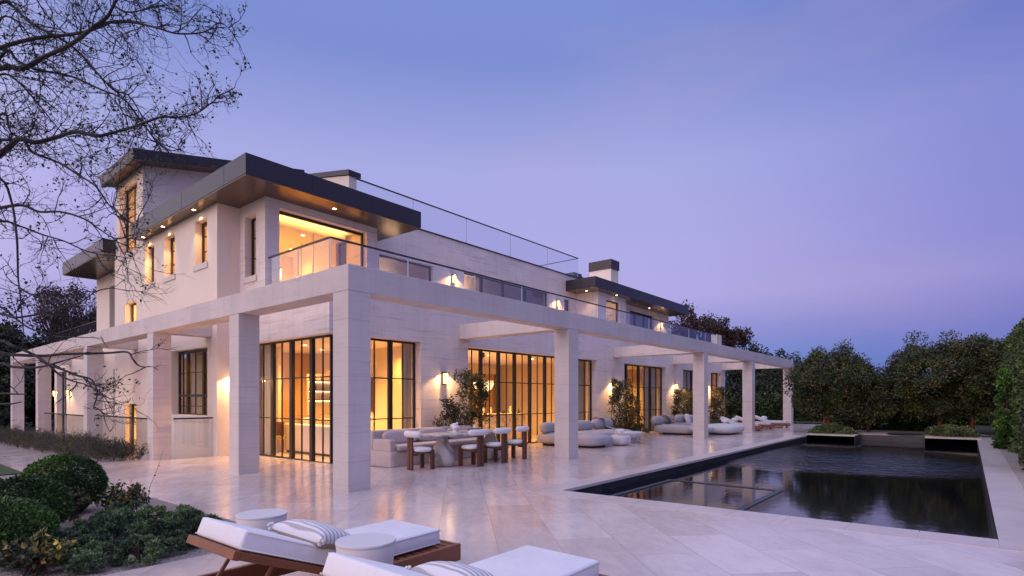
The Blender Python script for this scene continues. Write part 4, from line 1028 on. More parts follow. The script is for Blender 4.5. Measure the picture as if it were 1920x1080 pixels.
t = thing('round_pouf', 'big oval white daybed pouf right of the third front column', 'pouf'); place(t, 19.1, .55); pouf_part(t, 'seat', 0, 0, .02, 1.15, .75, .42, 3.0, 'cast'); obj('plinth', bx(-.6, .6, -.35, .35, 0, .05), 'black', t)
coffee('bowl shaped stone table with slab foot just right of the third front column', 'bowl_table', 17.05, .72, .48, .36, 'cast', 'bowl')
bowl('white footed bowl resting on the big oval pouf', 19.35, .55, .435, 1.1)

# sun loungers (local: head at -x, foot at +x, origin under the middle) ------
def make_lounger(label, group, tail=.86):
    t = thing('sun_lounger', label, 'sun lounger', (0, 0, 0), 0, group)
    X0, X1, W_ = -1.0, .92, .40
    for s_ in (-1, 1): obj('side_rail', bx(X0, X1, s_*W_-.022, s_*W_+.022, .115, .255, .006), 'teak', t)
    for x in (X0+.022, X1-.022): obj('end_rail', bx(x-.02, x+.02, -W_+.023, W_-.023, .117, .252, .004), 'teak', t)
    for x in (X0+.12, X1-.16):
        for s_ in (-1, 1): obj('leg', bx(x-.04, x+.04, s_*(W_-.09)-.03, s_*(W_-.09)+.03, .03, .16, .004), 'teak', t)
    bm = BM()
    for k in range(12): box(bm, -.10+k*.083, -.10+k*.083+.06, -W_+.024, W_-.024, .222, .246)
    obj('slat_deck', bm, 'teak', t)
    # raised head section
    ang = R_(22); hx = -.14; Lh = .80
    def tr(bm, z0=.262):
        bmesh.ops.rotate(bm, verts=bm.verts, cent=(0, 0, 0), matrix=Matrix.Rotation(ang, 3, 'Y')); bmesh.ops.translate(bm, verts=bm.verts, vec=(hx, 0, z0)); return bm
    bm = BM()
    for s_ in (-1, 1): box(bm, -Lh, 0, s_*(.31)-.02, s_*(.31)+.02, -.055, -.004, .004)
    for k in range(9): box(bm, -Lh+.01+k*.085, -Lh+.01+k*.085+.055, -.288, .288, -.022, -.002)
    box(bm, -Lh-.045, -Lh-.002, -.33, .33, -.06, -.004, .004)
    obj('head_frame', tr(bm), 'teak', t)
    for s_ in (-1, 1):
        bm = BM(); tube(bm, [(hx-.50, s_*.27, .44), (hx-.70, s_*.27, .15)], .014, 6); obj('prop', bm, 'teak', t)
    # cushion: one pad folded at the hinge
    bm = BM(); c2 = math.cos(ang); s2 = math.sin(ang); th_ = .125; hw = .31
    low = [(X1-.13, .262), (hx, .262), (hx-Lh*1.02*c2, .262+Lh*1.02*s2)]
    up = [(X1-.13, .262+th_), (hx+.028, .262+th_), (hx-Lh*1.02*c2+th_*s2, .262+Lh*1.02*s2+th_*c2)]
    poly = low+up[::-1]
    prism(bm, poly, 'y', -hw, hw)
    bmesh.ops.bevel(bm, geom=list(bm.edges), offset=.022, segments=3, affect='EDGES', profile=.5)
    for v in bm.verts:
        if v.co.z > .3: v.co.z += .010*math.cos(v.co.y/hw*1.4)+.004*noise.noise(v.co*6)
    mt = obj('mattress', bm, 'mattress_fabric', t, True)
    pb = BM()
    for s_ in (-1, 1):
        for path, dz in ((up, -.012), (low, .012)):
            tube(pb, [(x-.006*(i == 0)+.006*(i == 2), s_*(hw+.001), z+dz) for i, (x, z) in enumerate(path)], .0055, 6)
    for x, z in (up[0], low[0]): tube(pb, [(x+.001, -hw+.012, z-.012 if z > .3 else z+.012), (x+.001, hw-.012, z-.012 if z > .3 else z+.012)], .0055, 6)
    obj('piping', pb, 'mattress_fabric', mt, True)
    return t
G1 = 'sun loungers in the foreground'; G2 = 'sun loungers at the far end of the terrace'
L1 = make_lounger('white cushioned teak sun lounger in the foreground, the further one of two with its whole foot end in view', G1)
L1['label'] = 'teak sun lounger in the left foreground, beside the planting bed, whole mattress in view'
place(L1, -2.72, -3.92, R_(1.2), -.03)
L2_ = dup(L1, (0, 0, 0), 0, 'teak sun lounger nearest the camera, cut off by the bottom of the photo', G1); place(L2_, -2.70, -5.43, R_(-.5), -.03)
for x, y, lb in ((22.15, .75, 'first'), (24.1, .70, 'second'), (26.2, .45, 'third')):
    place(dup(L1, (0, 0, 0), 0, f'teak sun lounger at the far terrace end facing the pool, {lb} from the left', G2), x, y, -math.pi/2+R_(10), -.03)
def cushion(label, x, y, z, rx, ry, rz, mat_='stripe', rot=(0, 0, 0)):
    t = thing('striped_cushion', label, 'cushion', (x, y, z)); t.rotation_euler = rot
    bm = BM(); n_ = 26
    grid = {}
    for s_ in (1, -1):
        for i in range(n_+1):
            for j in range(n_+1):
                u, v = -1+2*i/n_, -1+2*j/n_
                e = max(0, (1-abs(u)**2.6))*max(0, (1-abs(v)**2.6)); hgt = rz*e**.42
                pin = 1-.07*(1-abs(u*v))*0-.06*(abs(u)*(1-v*v)*0+0); q = 1-.10*(1-u*u)*(abs(v))-.0
                q2 = 1-.10*(1-v*v)*(abs(u))
                if s_ == -1 and (i in (0, n_) or j in (0, n_)): grid[(s_, i, j)] = grid[(1, i, j)]; continue
                grid[(s_, i, j)] = bm.verts.new((rx*u*q2, ry*v*q, s_*hgt+.006*noise.noise(Vector((u*3, v*3, s_)))*e))
        for i in range(n_):
            for j in range(n_):
                f = [grid[(s_, i, j)], grid[(s_, i+1, j)], grid[(s_, i+1, j+1)], grid[(s_, i, j+1)]]
                try: bm.faces.new(f if s_ == 1 else f[::-1])
                except ValueError: pass
    obj('cushion_body', bm, mat_, t, True)
    for a_, b_ in ((-1, -1), (1, -1), (-1, 1), (1, 1)):
        bm = BM(); rr = random.Random(int(a_*3+b_+9))
        for k in range(14):
            d = sph(rr)*.022; blob(bm, a_*rx*.98+d.x, b_*ry*.98+d.y, d.z, .011, .011, .011, 2, 6, 4)
        obj('tassel', bm, 'bolster', t, True)
    return t
cushion('striped tasselled cushion lying on the left foreground lounger', -2.97, -4.02, .525, .17, .29, .09, rot=(R_(3), R_(14), R_(6)))
cushion('striped tasselled cushion lying on the lounger nearest the camera', -3.02, -5.52, .525, .15, .25, .085, rot=(R_(-2), R_(14), R_(-4)))
for x, lb in ((22.3, 'first'), (24.25, 'second'), (26.35, 'third')):
    bm = BM(); blob(bm, 0, 0, 0, .24, .13, .08, 2.6); o = obj('round_cushion', bm, 'white_fabric', None, True); o.location = (x-.05, 1.05 if lb != 'third' else .8, .50); o.rotation_euler = (R_(20), 0, 0); tag(o, f'small white cushion on the {lb} lounger from the left at the far end', 'cushion', 'cushions on the far loungers')
def drum(label, x, y, r, h_):
    t = thing('drum_side_table', label, 'side table', (x, y, gz(y)), 0, 'round white side tables')
    bm = BM(); lathe(bm, [(r*.72, 0), (r*.80, h_*.3), (r*.93, h_*.75), (r*.985, h_*.955), (r*.97, h_*.965)], n=56); obj('drum_body', bm, 'cast', t, True)
    bm = BM(); lathe(bm, [(0, h_*.966), (r*.975, h_*.966), (r, h_*.972), (r, h_*.992), (r*.99, h_), (0, h_)], n=56); obj('drum_top', bm, 'cast', t)
drum('round white side table on the paving behind the left foreground lounger', -2.80, -2.88, .21, .465)
drum('round white side table standing between the two foreground loungers', -2.92, -4.56, .195, .51)

# ================================================================== PLANTS
def stems(bm, base, tips, r0, r1, rnd, n=5, bend=.12, sides=7):
    base = Vector(base)
    for tp in tips:
        tp = Vector(tp); pts = []
        mid = Vector((rnd.uniform(-1, 1), rnd.uniform(-1, 1), rnd.uniform(-.3, .6)))*bend*(tp-base).length
        for i in range(n+1):
            u = i/n; pts.append(base.lerp(tp, u)+mid*math.sin(u*math.pi))
        tube(bm, pts, [r0*(1-i/n)+r1*i/n for i in range(n+1)], sides)
def mound(name, label, cat, x, y, rx, ry, h, m, n, size, seed, clumps=None, aspect=.55, group=None, z0=None, top_flat=False, up=.35, dens_clump=.3, shell=.82, smooth_ball=False):
    rnd = random.Random(seed); zb = gz(y) if z0 is None else z0
    t = thing(name, label, cat, (x, y, zb), 0, group)
    pts = []
    if smooth_ball:
        for i in range(n):
            d = sph(rnd); 
            if d.z < -.55: continue
            k = 1+.035*noise.noise(d*4+Vector((seed, 0, 0)))+rnd.uniform(-.09, .015)
            pts.append((Vector((d.x*rx*k, d.y*ry*k, h*.46+d.z*h*.54*k)), d))
    else:
        cl = clumps or 26
        for k in range(cl):
            d = sph(rnd); d.z = abs(d.z)*1.0-.12
            c = Vector((d.x*rx, d.y*ry, max(.03, d.z*h*.9)))*(rnd.uniform(shell, 1.0))
            r = dens_clump*min(rx, ry)*rnd.uniform(.7, 1.3)
            for i in range(n//cl):
                e = sph(rnd); e.z = abs(e.z)*.9-.2; pts.append((c+e*r*rnd.random()**.4, (e+Vector((0, 0, .3))).normalized()))
    leaves('foliage', pts, size, m, t, aspect, up, .4, seed)
    bm = BM(); tips = [Vector((rnd.uniform(-.6, .6)*rx, rnd.uniform(-.6, .6)*ry, h*rnd.uniform(.4, .75))) for _ in range(9)]
    stems(bm, (0, 0, -.03), tips, .012, .004, rnd, 4, .1, 5); obj('stems', bm, 'stem', t)
    # dark twiggy heart so that the far side does not show through
    if not smooth_ball and m == 'leaf_pitto': return t
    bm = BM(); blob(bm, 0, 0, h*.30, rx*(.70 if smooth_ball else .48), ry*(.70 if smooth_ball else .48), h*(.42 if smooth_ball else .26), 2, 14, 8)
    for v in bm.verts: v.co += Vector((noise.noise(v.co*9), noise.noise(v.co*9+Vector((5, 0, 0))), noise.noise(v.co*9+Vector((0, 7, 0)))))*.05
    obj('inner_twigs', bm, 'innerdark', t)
    return t
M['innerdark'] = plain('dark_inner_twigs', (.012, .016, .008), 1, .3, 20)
mound('boxwood_ball', 'largest clipped boxwood ball, at the back of the planting bed', 'clipped shrub', -3.26, 1.72, .465, .465, .76, 'leaf_box', 15000, .036, 1, smooth_ball=True)
mound('boxwood_ball', 'middle clipped boxwood ball at the left edge of the photo', 'clipped shrub', -3.86, .52, .43, .43, .62, 'leaf_box', 12000, .034, 2, smooth_ball=True)
mound('boxwood_ball', 'nearest clipped boxwood mound, cut by the left edge of the photo', 'clipped shrub', -4.20, -.62, .42, .42, .54, 'leaf_box', 12000, .032, 3, smooth_ball=True)
PIT = [(-3.46, -.39, .23, .26, 'small mound against the nearest boxwood'), (-3.33, -.75, .32, .38, 'broad mound in the middle of the bed'), (-2.98, -.50, .27, .38, 'tall mound at the paving edge behind the others'),
       (-2.80, -1.10, .29, .36, 'mound at the right end of the bed by the paving'), (-3.40, -1.82, .21, .27, 'front mound on open gravel, right one'), (-3.74, -1.66, .25, .24, 'front mound on open gravel, left one'),
       (-2.86, -1.60, .14, .20, 'small bright green mound beside the lounger head'), (-3.80, -.98, .24, .26, 'mound between the nearest boxwood and the gravel'), (-3.15, -1.28, .25, .30, 'mound just behind the front right mound'), (-2.60, -1.62, .16, .18, 'low mound half hidden by the lounger mattress'), (-3.05, .02, .30, .36, 'mound at the foot of the twiggy shrub'),
       (-2.62, -.62, .24, .30, 'mound at the paving edge right of the tall mound'), (-3.62, -1.28, .22, .24, 'low mound in the middle front of the bed'), (-4.05, -1.15, .24, .26, 'mound behind the large leaved yellowing shrub'), (-3.10, -1.66, .20, .22, 'low mound between the two gravel mounds and the lounger'), (-2.52, -1.15, .20, .26, 'last mound at the right paving edge of the bed')]
for k, (x, y, r, h_, lb) in enumerate(PIT):
    mound('rounded_shrub', 'grey green leafy '+lb, 'shrub', x, y, r*.95, r*.95, h_*.95, 'leaf_pitto' if k != 6 else 'leaf_cover', int(8200*(r/.28)**1.3), .034, 20+k, clumps=int(34*(r/.28)), aspect=.42, group='grey green shrubs in the planting bed', dens_clump=.20, up=.9)
# twiggy yellowing shrubs
def twiggy(label, x, y, r, h_, n, seed, size=.045, m='leaf_yellow'):
    rnd = random.Random(seed); t = thing('twiggy_shrub', label, 'shrub', (x, y, gz(y))); bm = BM(); pts = []
    for k in range(n):
        a_ = rnd.uniform(0, 6.28); rr = r*rnd.random()**.6; tip = Vector((rr*math.cos(a_), rr*math.sin(a_), h_*rnd.uniform(.45, 1.05)*(1-.35*rr/r)))
        b_ = Vector((rnd.uniform(-.08, .08), rnd.uniform(-.08, .08), 0)); mid = (b_+tip)/2+Vector((0, 0, .08))
        tube(bm, [b_, mid, tip], [.004, .003, .0015], 4)
        for q in range(rnd.randint(9, 16)):
            u = rnd.uniform(.3, 1); p_ = b_.lerp(mid, u*2) if u < .5 else mid.lerp(tip, u*2-1)
            pts.append((p_+sph(rnd)*.012, sph(rnd)))
    obj('stems', bm, 'stem', t); leaves('foliage', pts, size, m, t, .62, .2, .35, seed); return t
twiggy('dark twiggy shrub with a few yellow leaves right of the largest boxwood ball', -2.86, .62, .36, .52, 70, 51, .05)
twiggy('large leaved yellowing shrub in the lower left corner of the photo', -4.10, -1.55, .30, .36, 80, 52, .062)
twiggy('small yellow leaved sprigs beside the middle boxwood ball', -3.30, .95, .22, .46, 34, 53, .05)
t = thing('bare_sprig', 'single thin bare sprig sticking up above the twiggy shrub', 'twig', (-2.62, .60, gz(.6))); bm = BM(); tube(bm, [(0, 0, 0), (.03, 0, .35), (.12, -.03, .62), (.16, -.06, .80)], [.004, .003, .002, .002], 5); obj('stem', bm, 'stem', t)
leaves('foliage', [(Vector((.12, -.03, .62)), None), (Vector((.12, -.03, .61)), None), (Vector((.16, -.06, .80)), None), (Vector((.07, -.01, .5)), None)], .035, 'leaf_dark', t)
# grey green hedge along the light well
rnd = random.Random(61); t = thing('low_hedge', 'loose grey green hedge of feathery shrubs along the left pergola columns', 'hedge', (0, 0, 0)); pts = []; bm = BM()
for k in range(330):
    u = rnd.random()**1.25; y = 9.35+u*16.5; x = -.62-u*.35+rnd.uniform(-.52, .50); h_ = .46+.22*noise.noise(Vector((x*2, y*1.3, 0)))+rnd.uniform(-.08, .1)
    if y < 9.9: h_ *= .85
    b_ = Vector((x, y, gz(y)))
    for q in range(5):
        a_ = rnd.uniform(0, 6.28); ln = rnd.uniform(.2, .42); tip = b_+Vector((math.cos(a_)*ln, math.sin(a_)*ln, h_*rnd.uniform(.75, 1.25)))
        if q < 2: tube(bm, [b_, (b_+tip)/2+Vector((0, 0, .05)), tip], [.005, .003, .001], 3)
        for w_ in range(34): 
            uu = rnd.uniform(.15, 1); pts.append((b_.lerp(tip, uu)+sph(rnd)*.05, (tip-b_).normalized()))
leaves('foliage', pts, .055, 'leaf_west', t, .22, .5, .4, 61); obj('stems', bm, 'stem', t)
# climbers trained on the facade
def climber(label, x0, x1, h_, seed, lean, n=150, extra=None):
    rnd = random.Random(seed); t = thing('climbing_shrub', label, 'climbing plant', (0, 0, 0)); bm = BM(); pts = []
    g0 = gz(3.5)
    for k in range(n):
        bx_ = rnd.uniform(x0+.3, x1-.3); u = rnd.random()
        prof_ = lean(u)     # (centre x fraction, half width) at relative height u
        cx_ = x0+(x1-x0)*prof_[0]; hw = prof_[1]*(x1-x0)/2
        tip = Vector((cx_+rnd.uniform(-hw, hw), 3.50-rnd.random()*.32-.05, g0+u*h_))
        b_ = Vector(((bx_+cx_)/2, 3.62, g0-.02)); mid = b_.lerp(tip, .55)+Vector((rnd.uniform(-.1, .1), rnd.uniform(-.1, 0), .1))
        if k % 3 == 0: tube(bm, [b_, mid, tip], [.012, .008, .003], 5)
        for q in range(44):
            e = sph(rnd)*.17*rnd.random()**.5; pts.append((tip+e, Vector((0, -.7, .2))))
    obj('stems', bm, 'stem', t); leaves('foliage', pts, .085, 'leaf_climb', t, .48, .1, .35, seed); return t
climber('dark leafy shrub trained on the wall behind the dining banquette', 4.75, 6.85, 2.25, 71, lambda u: ((.46, .95) if u < .45 else (.62-.1*(u-.45), .75) if u < .75 else (.72, .45)), 105)
climber('dark leafy shrub trained on the wall behind the first grey sofa', 13.9, 17.0, 2.25, 72, lambda u: ((.5, .85) if u < .4 else (.48, .75) if u < .7 else (.42, .50)), 130)
climber('dark leafy shrub trained on the wall left of the third front column', 20.2, 23.1, 1.95, 73, lambda u: ((.5, .85) if u < .75 else (.45, .7)), 130)
climber('dark leafy shrub trained on the wall right of the third front column', 25.2, 27.6, 2.1, 74, lambda u: ((.5, .9) if u < .75 else (.55, .6)), 110)
mound('low_grasses', 'low feathery green plants below the lounge doors beside the first grey sofa', 'plants', 16.6, 3.45, 1.2, .30, .62, 'leaf_cover', 3600, .07, 81, clumps=26, aspect=.2, up=1.2)
mound('low_grasses', 'low feathery green plants at the foot of the wall behind the big pouf', 'plants', 28.3, 3.2, 1.3, .35, .75, 'leaf_cover', 3600, .08, 82, clumps=26, aspect=.2, up=1.2)

# trees with a crown, limbs and trunk --------------------------------------
def tree(name, label, x, y, h_, crown_c, rad, nclump, per, clump_r, size, m, bark, seed, trunks=((0, 0),), tr=.09, group=None, aspect=.45, shell=.5, cut=None, zb=None, cat='tree', limbs=9, droop=.2, fork=.3):
    rnd = random.Random(seed); zb = gz(y)+.0 if zb is None else zb
    t = thing(name, label, cat, (x, y, zb), 0, group); bm = BM()
    cc = Vector(crown_c)
    for tx, ty in trunks:
        b_ = Vector((tx, ty, -.05)); f_ = Vector((tx*1.0+rnd.uniform(-.2, .2)*h_*.1, ty+rnd.uniform(-.2, .2)*h_*.1, h_*fork))
        mid = b_.lerp(f_, .5)+Vector((rnd.uniform(-.08, .08), rnd.uniform(-.08, .08), 0))*h_*.3
        tube(bm, [b_, mid, f_], [tr, tr*.8, tr*.7], 9)
        tips = []
        for k in range(limbs):
            d = sph(rnd); d.z = abs(d.z)*.9; tips.append(cc+Vector((d.x*rad[0], d.y*rad[1], d.z*rad[2]))*rnd.uniform(.55, .95))
        stems(bm, f_, tips, tr*.5, tr*.08, rnd, 6, .14, 6)
    obj('trunk', bm, bark, t, True)
    leaves('crown', crown_pts(cc, rad, nclump, per, clump_r, rnd, shell, cut), size, m, t, aspect, 0, .35, seed, droop)
    return t
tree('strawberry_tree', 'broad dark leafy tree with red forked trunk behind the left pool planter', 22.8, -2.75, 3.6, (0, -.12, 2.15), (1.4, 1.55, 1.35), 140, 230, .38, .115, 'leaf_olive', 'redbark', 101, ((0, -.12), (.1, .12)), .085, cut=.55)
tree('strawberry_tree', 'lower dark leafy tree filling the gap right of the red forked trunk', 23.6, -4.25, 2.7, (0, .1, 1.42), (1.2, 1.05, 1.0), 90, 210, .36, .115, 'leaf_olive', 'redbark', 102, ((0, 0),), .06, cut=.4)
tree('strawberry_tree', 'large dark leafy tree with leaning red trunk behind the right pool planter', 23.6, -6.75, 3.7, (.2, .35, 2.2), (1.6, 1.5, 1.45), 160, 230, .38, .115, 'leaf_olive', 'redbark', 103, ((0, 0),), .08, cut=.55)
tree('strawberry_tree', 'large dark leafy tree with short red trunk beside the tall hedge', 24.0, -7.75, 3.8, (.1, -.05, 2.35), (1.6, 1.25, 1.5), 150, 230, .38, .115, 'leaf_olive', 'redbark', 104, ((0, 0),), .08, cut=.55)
tree('strawberry_tree', 'low dark tree in shade behind the pale court in the middle', 26.2, -5.6, 2.3, (0, 0, 1.2), (1.3, 1.4, .95), 80, 200, .38, .12, 'leaf_olive', 'redbark', 105, ((0, 0),), .06, cut=.2)
mound('planter_cover', 'pale green ground cover plants in the left pool planter', 'plants', 20.75, -3.35, .72, .80, .42, 'leaf_cover', 9000, .06, 111, clumps=70, z0=.05, dens_clump=.24, up=.7)
mound('planter_cover', 'pale green ground cover plants in the right pool planter', 'plants', 20.75, -7.15, .72, .74, .44, 'leaf_cover', 9000, .06, 112, clumps=70, z0=.11, dens_clump=.24, up=.7)
for k in range(9):
    yy = -2.6-k*.58; xx = 25.35+.5*math.cos((k-4)/4*1.2)
    mound('ground_cover_mound', f'dark green low mound behind the pale court, {ORD[k]} from the left', 'shrub', xx, yy, .42, .42, .34, 'leaf_hedge', 2600, .07, 120+k, clumps=24, group='low mounds behind the pale court')
# tall hedge on the right
rnd = random.Random(131); t = thing('tall_hedge', 'tall dark clipped hedge running along the right side of the pool', 'hedge', (0, 0, 0)); pts = []
def hh(x): return 3.35+.030*(x-12)+.30*noise.noise(Vector((x*.5, 3, 0)))+.18*noise.noise(Vector((x*1.7, 9, 0)))
for k in range(3300):
    x = 8.6+28*rnd.random()**1.5; z = rnd.random()*hh(x); y = -8.70+.14*noise.noise(Vector((x*.8, z*.8, 1)))-.30*(z/hh(x))**6
    if rnd.random() < .25: z = hh(x)-rnd.random()*.25; y = -8.85-rnd.random()*.7
    for q in range(24):
        e = sph(rnd)*.20*rnd.random()**.5; pts.append((Vector((x, y, z+gz(y)))+e, Vector((0, .6, .3))))
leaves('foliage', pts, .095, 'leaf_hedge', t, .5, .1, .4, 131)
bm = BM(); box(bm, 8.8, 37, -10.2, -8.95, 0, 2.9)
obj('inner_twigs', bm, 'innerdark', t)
for k in range(12):
    bm = BM(); xk = 10.2+k*2.1; tube(bm, [(xk, -9.3, 0), (xk+.1, -9.25, 1.5), (xk, -9.3, 2.8)], [.05, .04, .02], 6); obj('trunk', bm, 'stem', t)
mound('columnar_shrub', 'lighter green slim upright shrub standing out of the tall hedge', 'shrub', 15.6, -8.48, .22, .20, 2.9, 'leaf_box', 5200, .08, 141, clumps=60, dens_clump=.8, z0=.1)
t = thing('garden_gate', 'low black metal gate at the right edge of the photo beside the pool coping', 'gate', (0, 0, 0))
obj('top_bar', bx(8.9, 11.05, -8.52, -8.48, 1.16, 1.20), 'black', t); obj('bottom_bar', bx(8.9, 11.05, -8.515, -8.485, .16, .20), 'black', t)
for xk in (8.9, 11.0): obj('post', bx(xk, xk+.05, -8.53, -8.47, .08, 1.159), 'black', t)
for k in range(16): obj('bar', bx(9.05+k*.115, 9.062+k*.115, -8.507, -8.493, .201, 1.159), 'black', t)

# trees far behind -----------------------------------------------------------
def far(label, x, y, h_, rx, rz, seed, m='leaf_far', n=90, per=110, size=.30, cr=.9, group='trees beyond the garden', bark='stem', zc=None, shell=.45, limbs=9, aspect=.5, tr=.18, trunks=((0, 0),), fork=.3):
    return tree('background_tree', label, x, y, h_, (0, 0, zc if zc else h_-rz), (rx, rx, rz), n, per, cr, size, m, bark, seed, trunks, tr, group, zb=-.6, shell=shell, limbs=limbs, aspect=aspect, fork=fork)
far('tall reddish loose crowned tree just right of the far bay roof', 50, 13.9, 10.9, 2.4, 2.4, 201, 'leaf_red', 54, 110, .26, .75)
far('tall reddish tree with a gappy crown, right of the first one', 55, 13.8, 11.2, 1.9, 2.6, 202, 'leaf_red', 43, 110, .26, .7)
far('tall slim dark reddish tree at the right of the group behind the far bay', 55, 11.3, 10.0, 1.3, 3.0, 203, 'leaf_red', 39, 110, .26, .65)
far('lower dark tree right of the slim reddish tree', 56, 9.6, 7.6, 1.6, 2.0, 204, 'leaf_far', 55, 110, .26, .7)
far('small pale crowned tree showing above the pergola beam', 60, 7.6, 6.9, 1.9, 1.6, 205, 'leaf_tip', 40, 80, .26, .55)
far('small dark tree behind the left edge of the red trunked tree', 44, .6, 5.7, 1.5, 1.9, 206, 'leaf_far', 50, 100, .22, .55)
for k, (x, y, h_, rx, rz) in enumerate([(42, 12, 5.6, 3.2, 2.8), (40, 7.5, 4.9, 3.0, 2.5), (44, 3.8, 4.7, 3.0, 2.4), (38, 10, 3.2, 2.4, 1.7), (37.5, 5.6, 2.7, 2.2, 1.6), (40, .8, 3.6, 2.4, 1.9), (37, -2.2, 2.6, 2.2, 1.5), (38, -5.6, 2.5, 2.0, 1.4), (40, -9.5, 5.0, 2.6, 2.4)]):
    far(f'dark rounded tree beyond the far end of the terrace, {ORD[k]} of the nine', x, y, h_, rx, rz, 210+k, 'leaf_far', 110, 120, .24, .75, shell=.6)
bm = BM()
rnd = random.Random(230); pts = []
for k in range(900):
    y = rnd.uniform(-9, 16); z = rnd.random()*1.7; p_ = Vector((33.6+rnd.uniform(-.3, .3), y, z))
    for q in range(24): pts.append((p_+sph(rnd)*.35*rnd.random()**.5, Vector((-1, 0, .3))))
t = thing('boundary_hedge', 'dark low hedge closing the far end of the terrace behind the far loungers', 'hedge', (0, 0, 0)); leaves('foliage', pts, .14, 'leaf_hedge', t, .5, 0, .4, 230)
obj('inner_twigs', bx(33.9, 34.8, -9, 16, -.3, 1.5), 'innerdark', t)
for k, (x, y, h_, rx, rz) in enumerate([(.3, 42, 7.6, 3.0, 3.4), (-2.5, 40, 6.0, 3.0, 3.2), (3.5, 44, 6.6, 2.6, 3.0), (5.6, 43, 6.0, 2.4, 2.6), (-5.8, 46, 8.4, 3.4, 4.0), (-.4, 36.5, 4.4, 2.2, 2.2), (-9, 44, 8, 3.4, 3.8)]):
    far(f'dense dark tree beyond the left end of the pergola, {ORD[k]} of seven', x, y, h_, rx, rz, 240+k, 'leaf_dark', 130, 130, .26, .8, shell=.62, group='dense trees beyond the left end of the pergola')
far('bare stemmed flat topped tree behind the low left roof', 5.2, 41.5, 9.9, 3.0, 1.4, 251, 'leaf_red', 60, 60, .2, .55, limbs=46, shell=.5, trunks=((0, 0), (.5, .3), (-.6, -.2)), tr=.13, group=None, fork=.42)
t = thing('palm_tree', 'dark palm with drooping fronds close behind the left wing', 'palm', (6.2, 37.5, -.5)); bm = BM(); tube(bm, [(0, 0, 0), (.1, 0, 3), (0, 0, 5.4)], [.2, .16, .16], 10); obj('trunk', bm, 'stem', t)
rnd = random.Random(260)
for k in range(26):
    a_ = k*2.4; L = rnd.uniform(1.6, 2.3); el_ = rnd.uniform(-.2, 1.3); bm = BM(); P_ = []
    for i in range(9):
        u = i/8; P_.append(Vector((math.cos(a_)*L*u*math.cos(el_)+0, math.sin(a_)*L*u*math.cos(el_), 5.4+L*u*math.sin(el_)-1.3*u*u)))
    tube(bm, P_, [.02-.0018*i for i in range(9)], 4)
    for i in range(1, 9):
        for s_ in (-1, 1):
            for q in range(3):
                p_ = P_[i-1].lerp(P_[i], q/3); d = (P_[i]-P_[i-1]).normalized(); sd = d.cross(Vector((0, 0, 1))).normalized()*s_; e = p_+sd*.45+d*.25-Vector((0, 0, .15))
                a1 = bm.verts.new(p_); a2 = bm.verts.new(p_+d*.05); a3 = bm.verts.new(e); bm.faces.new((a1, a2, a3))
    obj('frond', bm, 'leaf_dark', t)

# ================================================================== NEAR BARE TREE (trunk outside the frame on the left)
FW = Vector((math.cos(YAW), math.sin(YAW), 0)); RT = Vector((math.sin(YAW), -math.cos(YAW), 0)); UP = Vector((0, 0, 1))
def at(px_, py_, d): return CAM+(FW+RT*((px_-960)/1034)+UP*((748-py_)/1034))*d
rnd = random.Random(300)
T0 = at(-420, 1020, 6.2); T0.z = 0
t = thing('bare_tree', 'dark spreading nearly bare tree reaching in from the left edge in front of the house', 'tree', T0)
bm = BM(); lp = []
def rel(p): return p-T0
crown_base = [rel(T0), rel(at(-400, 900, 6.2)), rel(at(-360, 700, 6.1)), rel(at(-330, 520, 6.0)), rel(at(-320, 330, 6.0)), rel(at(-300, 100, 6.0))]
tube(bm, crown_base, [.20, .17, .15, .13, .10, .05], 12)
obj('trunk', bm, 'greybark', t, True)
